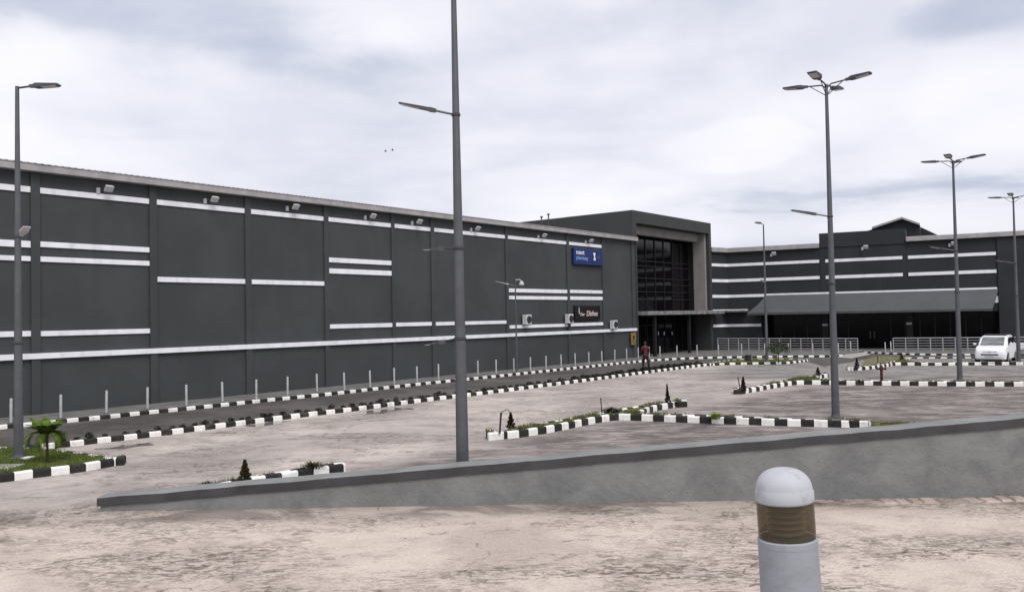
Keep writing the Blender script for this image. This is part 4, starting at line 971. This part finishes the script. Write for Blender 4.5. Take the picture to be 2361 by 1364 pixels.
def weed(base, n, r, h, mt, name, label, cat='plant', w=.012, grp='weeds and leafy plants on the islands'):
    m = MB(); m.leafy = True
    for _ in range(n):
        a = random.uniform(0, 2 * math.pi); sp_ = random.random() ** .7
        p0 = base + Vector((math.cos(a) * r * sp_ * .5, math.sin(a) * r * sp_ * .5, 0))
        d = Vector((math.cos(a) * sp_ * r / h, math.sin(a) * sp_ * r / h, 1)).normalized(); L = h * random.uniform(.45, 1.05)
        p1 = p0 + d * L * .6; p2 = p1 + (d + Vector((math.cos(a), math.sin(a), -.3)) * .6).normalized() * L * .45
        s_ = Vector((-math.sin(a), math.cos(a), 0)) * w
        m.poly([p0 - s_ * .5, p0 + s_ * .5, p1 + s_, p1 - s_]); m.poly([p1 - s_, p1 + s_, p2])
    return tag(m.build(name, M[mt]), label, cat, grp)
b_ = G(722, 1080, .17); weed(b_, 170, .32, .22, 'cypg', 'weed_clump', 'olive weeds near the rounded tip of the near island')
b_ = G(1408, 949, .17); weed(b_, 240, .55, .24, 'treeleaf', 'weed_clump', 'green weeds at the fork of the middle island beside a thin stake')
b_ = G(1650, 966, .17); weed(b_, 90, .24, .27, 'fern', 'leafy_plant', 'bright yellow green plant on the forked island left of the lamp post', 'plant', .02)
b_ = G(1982, 881, .17); weed(b_, 80, .22, .16, 'cypg', 'weed_clump', 'small dark weed on the second island right of the front lamp post')
b_ = G(480, 1118, .17); weed(b_, 90, .3, .12, 'cypg', 'weed_clump', 'low olive weeds at the left end of the near island')

# shrubs behind the long kerb
protos = []
def shrub_proto():
    t = thing('low_shrub', (0, 0, 0), 'x', 'shrub'); m = MB(); m.leafy = True
    lobes = [Vector((random.uniform(-.08, .08), random.uniform(-.05, .05), random.uniform(.05, .11))) for _ in range(3)]
    for _ in range(260):
        c_ = random.choice(lobes); v = rv().normalized() * random.uniform(.04, .085); p = c_ + v
        if p.z < 0: p.z *= -.5
        leaf(m, p, v + rv() * .06, .018, .03)
    m.build('foliage', M['shrub'], t, True)
    m = MB(); m.tube([(0, 0, -.02), (0, 0, .08)], .01, 5); m.build('stem', M['trunk'], t, True); return t
mid_line = offs(K2w, False, .33, 1); used = 0
L_ = [0]
for a, b in zip(mid_line, mid_line[1:]): L_.append(L_[-1] + (b - a).length)
def along(s_):
    for i in range(len(L_) - 1):
        if s_ <= L_[i + 1]: return mid_line[i].lerp(mid_line[i + 1], (s_ - L_[i]) / (L_[i + 1] - L_[i]))
    return mid_line[-1]
protos = [shrub_proto() for _ in range(5)]; s_ = .6; ci = 0
while s_ < L_[-1] - .3:
    f = s_ / L_[-1]; p = along(s_)
    o = protos[ci] if ci < 5 else copy_tree(protos[random.randrange(5)])
    sc_ = random.uniform(.55, .95) * (1 + .6 * f)
    o.location = (p.x + random.uniform(-.05, .05), p.y + random.uniform(-.05, .05), .10); o.rotation_euler = (0, 0, random.uniform(0, 6.28)); o.scale = (sc_ * 1.1, sc_ * 1.1, sc_)
    tag(o, 'small dark shrub in the long row behind the black and white kerb', 'shrub', 'small dark shrubs in the row behind the long kerb')
    ci += 1; s_ += random.uniform(.33, .62) * (1 - .25 * f)

# small palm on the left island
b_ = G(109.5, 1066, .15); t = thing('palm_sapling', tuple(b_), 'small palm with drooping fronds on the left grass island', 'palm')
m = MB(); m.tube([b_, b_ + Vector((.0, 0, .3)), b_ + Vector((-.01, 0, .62))], [.035, .028, .03], 8); m.build('trunk', M['cypg'], t)
hub = b_ + Vector((-.01, 0, .6))
for i in range(21):
    a = i / 21 * 2 * math.pi * 3.0 + .35; ri = .85 if i < 10 else .35 + .3 * random.random(); L = random.uniform(.66, .92) if i < 10 else random.uniform(.45, .6)
    m = MB(); m.leafy = True; ax = []; p = hub.copy(); el = .95 if i < 10 else 1.25; n_ = 14
    for k_ in range(n_ + 1):
        ax.append(p.copy()); d = Vector((math.cos(a) * math.cos(el), math.sin(a) * math.cos(el), math.sin(el))); p += d * L / n_; el -= (3.1 if i < 10 else 1.9) / n_ * ri * 1.25
    m.tube(ax, [.008 * (1 - .7 * k_ / n_) for k_ in range(n_ + 1)], 5)
    for k_ in range(2, n_ + 1):
        d = (ax[k_] - ax[k_ - 1]).normalized(); sd2 = d.cross(UP).normalized() if abs(d.z) < .95 else Vector((-math.sin(a), math.cos(a), 0))
        ll = .23 * math.sin(math.pi * (k_ / n_) ** .8 * .85 + .2) + .03
        for sg in (-1, 1):
            for j_ in (0, .5):
                q0 = ax[k_] - d * (L / n_) * j_; q1 = q0 + (sd2 * sg * .75 + d * .65 - UP * .25).normalized() * ll
                w_ = d * .011; m.poly([q0 - w_, q0 + w_, q1]); qm = q0.lerp(q1, .5) ; m.poly([q0 - w_, qm + UP * .008 - w_, qm + UP * .008 + w_, q0 + w_])
    m.build('frond', M['palm'], t)

# small round tree on the far grass island
b_ = G(1795, 836, .12); t = thing('small_tree', tuple(b_), 'small flat crowned tree on the grass island before the left railing', 'tree')
m = MB(); m.tube([b_, b_ + Vector((.01, 0, .45)), b_ + Vector((0, 0, .8))], [.035, .03, .02], 8)
for a in range(5): m.tube([b_ + Vector((0, 0, .55)), b_ + Vector((math.cos(a * 1.3) * .45, math.sin(a * 1.3) * .4, .95 + .1 * (a % 2)))], [.018, .007], 5)
m.build('trunk', M['trunk'], t)
m = MB(); m.leafy = True
for _ in range(46):
    a = random.uniform(0, 6.28); rr = random.random() ** .5 * .66; c_ = b_ + Vector((math.cos(a) * rr, math.sin(a) * rr, random.uniform(.78, 1.22) - rr * .15))
    for _ in range(40):
        v = rv() * .15; leaf(m, c_ + v, v, .02, .06)
m.build('crown', M['treeleaf'], t)

# grass blades
def inpoly(x, y, P):
    c = False; j = len(P) - 1
    for i in range(len(P)):
        if (P[i].y > y) != (P[j].y > y) and x < (P[j].x - P[i].x) * (y - P[i].y) / (P[j].y - P[i].y) + P[i].x: c = not c
        j = i
    return c
mg = {'grass': MB(), 'dry': MB()}
for P, z, dens, col, gh in BLADES:
    x0, x1 = min(p.x for p in P), max(p.x for p in P); y0, y1 = min(p.y for p in P), max(p.y for p in P)
    N = int((x1 - x0) * (y1 - y0) * dens); N = min(N, 90000); mm = mg[col]
    for _ in range(N):
        x, y = random.uniform(x0, x1), random.uniform(y0, y1)
        if x / max(y, 1) > .68 or x / max(y, 1) < -.68: continue
        nn = mnoise.noise(Vector((x * 1.1, y * 1.1, 0))) + .5 * mnoise.noise(Vector((x * 4, y * 4, 0)))
        if nn < (-.45 if col == 'grass' else -.1) or not inpoly(x, y, P): continue
        h_ = gh * random.uniform(.5, 1.3) * (1 + nn * .6); a = random.uniform(0, 6.28); w_ = .012
        q = Vector((x, y, z - .005)); s_v = Vector((math.cos(a), math.sin(a), 0)) * w_
        mm.poly([q - s_v, q + s_v, q + Vector((random.uniform(-.03, .03), random.uniform(-.03, .03), h_))])
for k_, mm in mg.items():
    mm.leafy = True
    tag(mm.build('grass', M[k_]), 'green grass blades on the left and far islands' if k_ == 'grass' else 'dry olive grass blades on the forked islands', 'grass', None, 'stuff')

# ------------------------------------------------------------------ red hydrant, litter bin
b_ = G(2033, 880, .0); h_ = hh(b_, 2031, 842); t = thing('hydrant', tuple(b_), 'dark red hydrant pillar with side outlets behind the second forked island', 'hydrant')
m = MB(); m.lathe([(.11, 0), (.11, .03), (.065, .05), (.06, h_ * .7), (.09, h_ * .74), (.10, h_ * .86), (.07, h_ * .95), (.02, h_)], 16, tuple(b_)); m.build('barrel', M['rust'], t, False, 'auto')
for sg in (-1, 1):
    m = MB(); m.tube([b_ + Vector((sg * .05, 0, h_ * .80)), b_ + Vector((sg * .17, -.02, h_ * .80))], .045, 10); m.tube([b_ + Vector((sg * .17, -.02, h_ * .80)), b_ + Vector((sg * .20, -.02, h_ * .80))], .06, 10); m.build('outlet', M['rust'], t)
m = MB(); m.tube([b_ + Vector((-.07, 0, h_ + .005)), b_ + Vector((.07, 0, h_ + .005))], .015, 6); m.build('valve_wheel', M['rust'], t)
b_ = G(1726, 836, .0); h_ = hh(b_, 1726, 817.5); t = thing('litter_bin', tuple(b_), 'dark drum shaped litter bin in front of the long pavement kerb', 'bin')
m = MB(); m.lathe([(.20, 0), (.21, .02), (.205, h_ * .33), (.215, h_ * .34), (.205, h_ * .36), (.205, h_ * .66), (.215, h_ * .68), (.205, h_ * .7), (.21, h_ * .93)], 16, tuple(b_)); m.build('drum', M['bin'], t)
m = MB(); m.lathe([(.225, h_ * .93), (.225, h_ * .97), (.19, h_)], 16, tuple(b_)); m.build('lid', M['bin'], t)

# ------------------------------------------------------------------ white van
def minivan():
    c_ = G(2281, 838); yaw = math.atan2(-FA.d.y, -FA.d.x)
    ctr = Vector((c_.x, c_.y, 0)) - Vector((math.cos(yaw), math.sin(yaw), 0)) * 2.35
    t = thing('minivan', (ctr.x, ctr.y, 0), 'white minivan facing the camera at the right edge, behind the kerb', 'minivan', None, yaw); LOC[t.name] = Vector(); t.scale = (.88, .90, .94)
    # body below the belt: stations along x (front +)
    def sec(x, wb, wm, wt_, zb, zm, zt_):
        h = [(wb * .9, zb), (wb, zb + .06), (wm, zm), (wt_, zt_ - .05), (wt_ * .93, zt_)]
        return [(x, y, z) for y, z in h] + [(x, -y, z) for y, z in reversed(h)]
    st = [(2.52, .60, .66, .55, .32, .50, .66), (2.47, .78, .84, .72, .26, .52, .78), (2.30, .88, .93, .84, .22, .60, .92), (2.0, .92, .96, .90, .20, .62, 1.00), (1.6, .93, .97, .93, .20, .62, 1.07), (1.15, .93, .98, .94, .20, .62, 1.12), (0, .94, .98, .95, .20, .62, 1.12), (-1.5, .94, .98, .95, .20, .62, 1.14), (-2.2, .92, .96, .93, .24, .65, 1.15), (-2.5, .86, .9, .86, .32, .66, 1.12)]
    m = MB(); m.rings([sec(*s_) for s_ in st]); m.build('body', M['carpaint'], t, True, 'auto')
    # cabin
    def cs(x, w0, z0, w1, z1): return [(x, w0, z0), (x, w1, z1 - .06), (x, w1 * .9, z1), (x, -w1 * .9, z1), (x, -w1, z1 - .06), (x, -w0, z0)]
    st = [(1.50, .82, 1.06, .80, 1.10), (1.15, .90, 1.10, .84, 1.32), (.62, .93, 1.10, .80, 1.62), (.40, .94, 1.10, .78, 1.70), (-.6, .94, 1.10, .78, 1.76), (-1.7, .94, 1.12, .77, 1.73), (-2.15, .93, 1.12, .74, 1.66), (-2.45, .86, 1.12, .72, 1.25)]
    m = MB(); m.rings([cs(*s_) for s_ in st]); m.build('roof', M['carpaint'], t, True, 'auto')
    m = MB(); m.hexa([(1.47, -.72, 1.125), (1.47, .72, 1.125), (1.40, .70, 1.06), (1.40, -.70, 1.06), (.60, -.66, 1.655), (.60, .66, 1.655), (.5, .66, 1.5), (.5, -.66, 1.5)]); ws = m.build('windscreen', M['carglass'], t, True)
    m = MB()
    for y_ in (-.3, .3): m.tube([(1.49, y_ - .15, 1.13), (1.30, y_ + .28, 1.25)], .01, 5)
    m.build('wiper', M['black'], ws, True)
    for sg in (-1, 1):
        for xa, xb in ((.95, -.02), (-.10, -1.1), (-1.18, -2.05)):
            top_f = 1.50 if xa > .5 else 1.60
            m = MB(); xf = xa - (.42 if xa > .5 else 0)
            m.hexa([(xa, sg * .915, 1.17), (xb, sg * .92, 1.17), (xb, sg * .9, 1.17), (xa, sg * .89, 1.17), (xf, sg * .826, top_f), (xb, sg * .826, 1.60), (xb, sg * .8, 1.6), (xf, sg * .8, top_f)]); m.build('side_window', M['cargloss'], t, True)
        m = MB(); m.rings([[(1.12 + .05 * math.cos(q_), sg * (1.02 + d_), 1.20 + .06 * math.sin(q_)) for q_ in [k_ * math.pi / 4 for k_ in range(8)]] for d_ in (-.02, .04, .11, .16)]); mi_ = m.build('wing_mirror', M['carpaint'], t, True, bevel=.01)
        m = MB(); m.tube([(1.12, sg * .90, 1.14), (1.12, sg * 1.0, 1.18)], .025, 6); m.build('mirror_stalk', M['black'], mi_, True)
        m = MB(); m.hexa([(2.46, sg * .47, .74), (2.26, sg * .89, .80), (2.2, sg * .86, .80), (2.36, sg * .47, .74), (2.40, sg * .50, .84), (2.16, sg * .875, .93), (2.1, sg * .84, .92), (2.3, sg * .5, .84)]); m.build('headlight', M['headlamp'], t, True, bevel=.01)
        for x_ in (1.62, -1.48):
            m = MB(); rr = .33; out_ = .965
            m.rings([[(x_ + r_ * math.cos(q_), sg * y_, .33 + r_ * math.sin(q_)) for q_ in [k_ * math.pi / 12 for k_ in range(24)]] for r_, y_ in ((rr - .03, .74), (rr, .77), (rr, out_), (rr - .03, out_ + .02), (rr - .1, out_ + .02), (rr - .11, out_ - .02))]); ty = m.build('tyre', M['tyre'], t, True, 'auto')
            m = MB(); m.rings([[(x_ + r_ * math.cos(q_), sg * y_, .33 + r_ * math.sin(q_)) for q_ in [k_ * math.pi / 12 for k_ in range(24)]] for r_, y_ in ((.215, out_ - .02), (.215, out_ + .012), (.19, out_ + .012), (.06, out_ + .002), (.04, out_ + .015))]); m.build('rim', M['rim'], ty, True, 'auto')
            m = MB(); m.rings([[(x_ + r_ * math.cos(q_), sg * .968, .33 + r_ * math.sin(q_)) for q_ in [k_ * math.pi / 14 for k_ in range(15)]] + [(x_ + (r_ - .06) * math.cos(q_), sg * .968, .33 + (r_ - .06) * math.sin(q_)) for q_ in [k_ * math.pi / 14 for k_ in reversed(range(15))]] for r_ in (.40,)] * 1 + [[(x_ + .40 * math.cos(q_), sg * .975, .33 + .40 * math.sin(q_)) for q_ in [k_ * math.pi / 14 for k_ in range(15)]] + [(x_ + .34 * math.cos(q_), sg * .975, .33 + .34 * math.sin(q_)) for q_ in [k_ * math.pi / 14 for k_ in reversed(range(15))]]]); m.build('wheel_arch', M['black'], t, True)
    for y0, y1 in ((.06, .43), (-.43, -.06)):
        m = MB(); m.hexa([(2.495, y0, .715), (2.495, y1, .715), (2.40, y1, .715), (2.40, y0, .715), (2.485, y0, .765), (2.485, y1, .765), (2.38, y1, .775), (2.38, y0, .775)]); m.build('grille', M['chrome'], t, True)
    m = MB(); m.box(2.44, 2.545, -.5, .5, .54, .62); m.build('lower_grille', M['chrome'], t, True)
    m = MB(); m.box(2.40, 2.50, -.72, .72, .24, .29); m.build('air_dam', M['chrome'], t, True)
    for sg in (-1, 1):
        m = MB(); m.tube([(.3, sg * .66, 1.75), (-.4, sg * .68, 1.80), (-1.8, sg * .68, 1.78)], .025, 6); m.build('roof_rail', M['black'], t, True)
    m = MB(); m.box(-1.3, .1, -.62, .62, 1.752, 1.80); m.build('sunroof', M['black'], t, True, bevel=.02)
    m = MB(); m.box(2.52, 2.545, -.26, .26, .40, .51); m.build('number_plate', M['lamp_white'], t, True)
    m = MB(); m.rings([[(2.50, .07 * math.cos(q_), .745 + .05 * math.sin(q_)) for q_ in [k_ * math.pi / 6 for k_ in range(12)]], [(2.52, .07 * math.cos(q_), .745 + .05 * math.sin(q_)) for q_ in [k_ * math.pi / 6 for k_ in range(12)]]]); m.build('badge', M['rim'], t, True)
    return t
minivan()

# ------------------------------------------------------------------ person in red by the long kerb
def skin_mesh(name, nodes, edges, m_, parent, sub=2):
    me = bpy.data.meshes.new(name); me.from_pydata([n_[0] for n_ in nodes], edges, [])
    ob = bpy.data.objects.new(name, me); C.objects.link(ob)
    md = ob.modifiers.new('skin', 'SKIN'); md.use_smooth_shade = True
    for v, n_ in zip(me.skin_vertices[0].data, nodes): v.radius = (n_[1], n_[2] if len(n_) > 2 else n_[1])
    me.skin_vertices[0].data[0].use_root = True
    sb_ = ob.modifiers.new('sub', 'SUBSURF'); sb_.levels = sub; sb_.render_levels = sub
    m2 = bpy.data.meshes.new_from_object(ob.evaluated_get(bpy.context.evaluated_depsgraph_get())); bpy.data.objects.remove(ob)
    m2.name = name; m2.materials.clear(); m2.materials.append(m_)
    o_ = bpy.data.objects.new(name, m2); C.objects.link(o_); o_.parent = parent; return o_
pb = G(1489, 853.5, 0); sc_h = up_from(pb, 1486, 786) / 1.76
t = thing('person', tuple(pb), 'person in a red top and dark trousers stepping over the shrub row', 'person', None, R(20)); t.scale = (sc_h,) * 3
# body (x = side, y = walking away from the camera)
N = [((0, 0, .93), .13, .10), ((0, 0, 1.08), .125, .09), ((0, .01, 1.25), .15, .10), ((0, .01, 1.41), .12, .08), ((0, .015, 1.50), .05, .05), ((0, .02, 1.57), .062, .07), ((0, .02, 1.67), .082, .095), ((0, .02, 1.74), .06, .07),
     ((.19, .01, 1.40), .05), ((.25, -.02, 1.14), .038), ((.22, .12, .94), .028), ((.21, .16, .87), .026), ((-.19, .01, 1.40), .05), ((-.25, .04, 1.15), .038), ((-.24, .14, .95), .028), ((-.23, .17, .88), .026),
     ((.09, 0, .85), .085), ((.13, -.10, .48), .055), ((.17, -.16, .10), .036), ((.18, -.08, .04), .034), ((.18, .04, .03), .025), ((-.09, 0, .85), .085), ((-.10, .10, .48), .055), ((-.12, .10, .10), .036), ((-.12, .17, .04), .034), ((-.13, .28, .03), .025)]
E_ = [(0, 1), (1, 2), (2, 3), (3, 4), (4, 5), (5, 6), (6, 7), (3, 8), (8, 9), (9, 10), (10, 11), (3, 12), (12, 13), (13, 14), (14, 15), (0, 16), (16, 17), (17, 18), (18, 19), (19, 20), (0, 21), (21, 22), (22, 23), (23, 24), (24, 25)]
for sg, hx, hy, hz in ((1, .21, .16, .87), (-1, -.23, .17, .88)):
    for k_ in range(5):
        i0 = len(N); fx_ = (k_ - 1.5) * .017
        a_ = Vector((hx + fx_ * .3, hy + fx_, hz - .03)); b2_ = a_ + Vector((0, .01, -.045 if k_ < 4 else -.02)); 
        if k_ == 4: a_ = Vector((hx - sg * .02, hy + .02, hz + .0)); b2_ = a_ + Vector((-sg * .015, .015, -.035))
        N += [(tuple(a_), .008), (tuple(b2_), .007), (tuple(b2_ + Vector((-sg * .006, .008, -.022))), .006)]; E_ += [(11 if sg > 0 else 15, i0), (i0, i0 + 1), (i0 + 1, i0 + 2)]
body = skin_mesh('body', N, E_, M['skin'], t)
N = [((0, 0, .90), .155, .125), ((0, 0, 1.08), .15, .115), ((0, .01, 1.25), .17, .12), ((0, .01, 1.40), .14, .10), ((0, .012, 1.46), .075, .07), ((.20, .01, 1.39), .068), ((.245, -.01, 1.20), .055), ((-.20, .01, 1.39), .068), ((-.245, .03, 1.20), .055)]
skin_mesh('shirt', N, [(0, 1), (1, 2), (2, 3), (3, 4), (3, 5), (5, 6), (3, 7), (7, 8)], M['shirt'], t)
N = [((0, 0, .95), .15, .115), ((.095, 0, .84), .105), ((.13, -.10, .48), .075), ((.165, -.15, .12), .055), ((-.095, 0, .84), .105), ((-.10, .10, .48), .075), ((-.12, .10, .12), .055)]
skin_mesh('trousers', N, [(0, 1), (1, 2), (2, 3), (0, 4), (4, 5), (5, 6)], M['trouser'], t)
N = [((0, 0, 1.70), .09, .10), ((0, .01, 1.76), .075, .085)]
skin_mesh('hair', [((0, -.005, 1.69), .088, .10), ((0, .0, 1.755), .07, .08)], [(0, 1)], M['black'], t)
m = MB()                                                       # face details: nose, ears, eyes
for sg in (-1, 1): m.lathe([(.004, -.025), (.014, -.01), (.014, .015), (.004, .028)], 8, (sg * .088, .02, 1.635))
m.tube([(0, .108, 1.66), (0, .128, 1.625)], .011, 6); m.tube([(-.022, .104, 1.59), (.022, .104, 1.59)], .006, 5); m.build('face_features', M['skin'], body, True)

# birds high over the roof
for (px, py, l_) in ((889, 349, 'tiny dark bird in the sky over the roof, the left one'), (905, 346.5, 'tiny dark bird in the sky over the roof, the right one')):
    p = Vector((0, 0, HC)) + ray(px, py).normalized() * 75
    t = thing('bird', tuple(p), l_, 'bird', 'birds over the roof')
    m = MB(); m.tube([p + Vector((-.12, 0, 0)), p, p + Vector((.14, 0, .02))], [.015, .045, .012], 8); m.build('body', M['bird'], t)
    for sg in (-1, 1):
        m = MB(); m.hexa([p + Vector(q) for q in ((-.05, 0, 0), (.06, 0, 0), (.03, sg * .22, .09), (-.03, sg * .22, .09), (-.05, 0, .012), (.06, 0, .012), (.03, sg * .22, .1), (-.03, sg * .22, .1))]); m.build('wing', M['bird'], t)
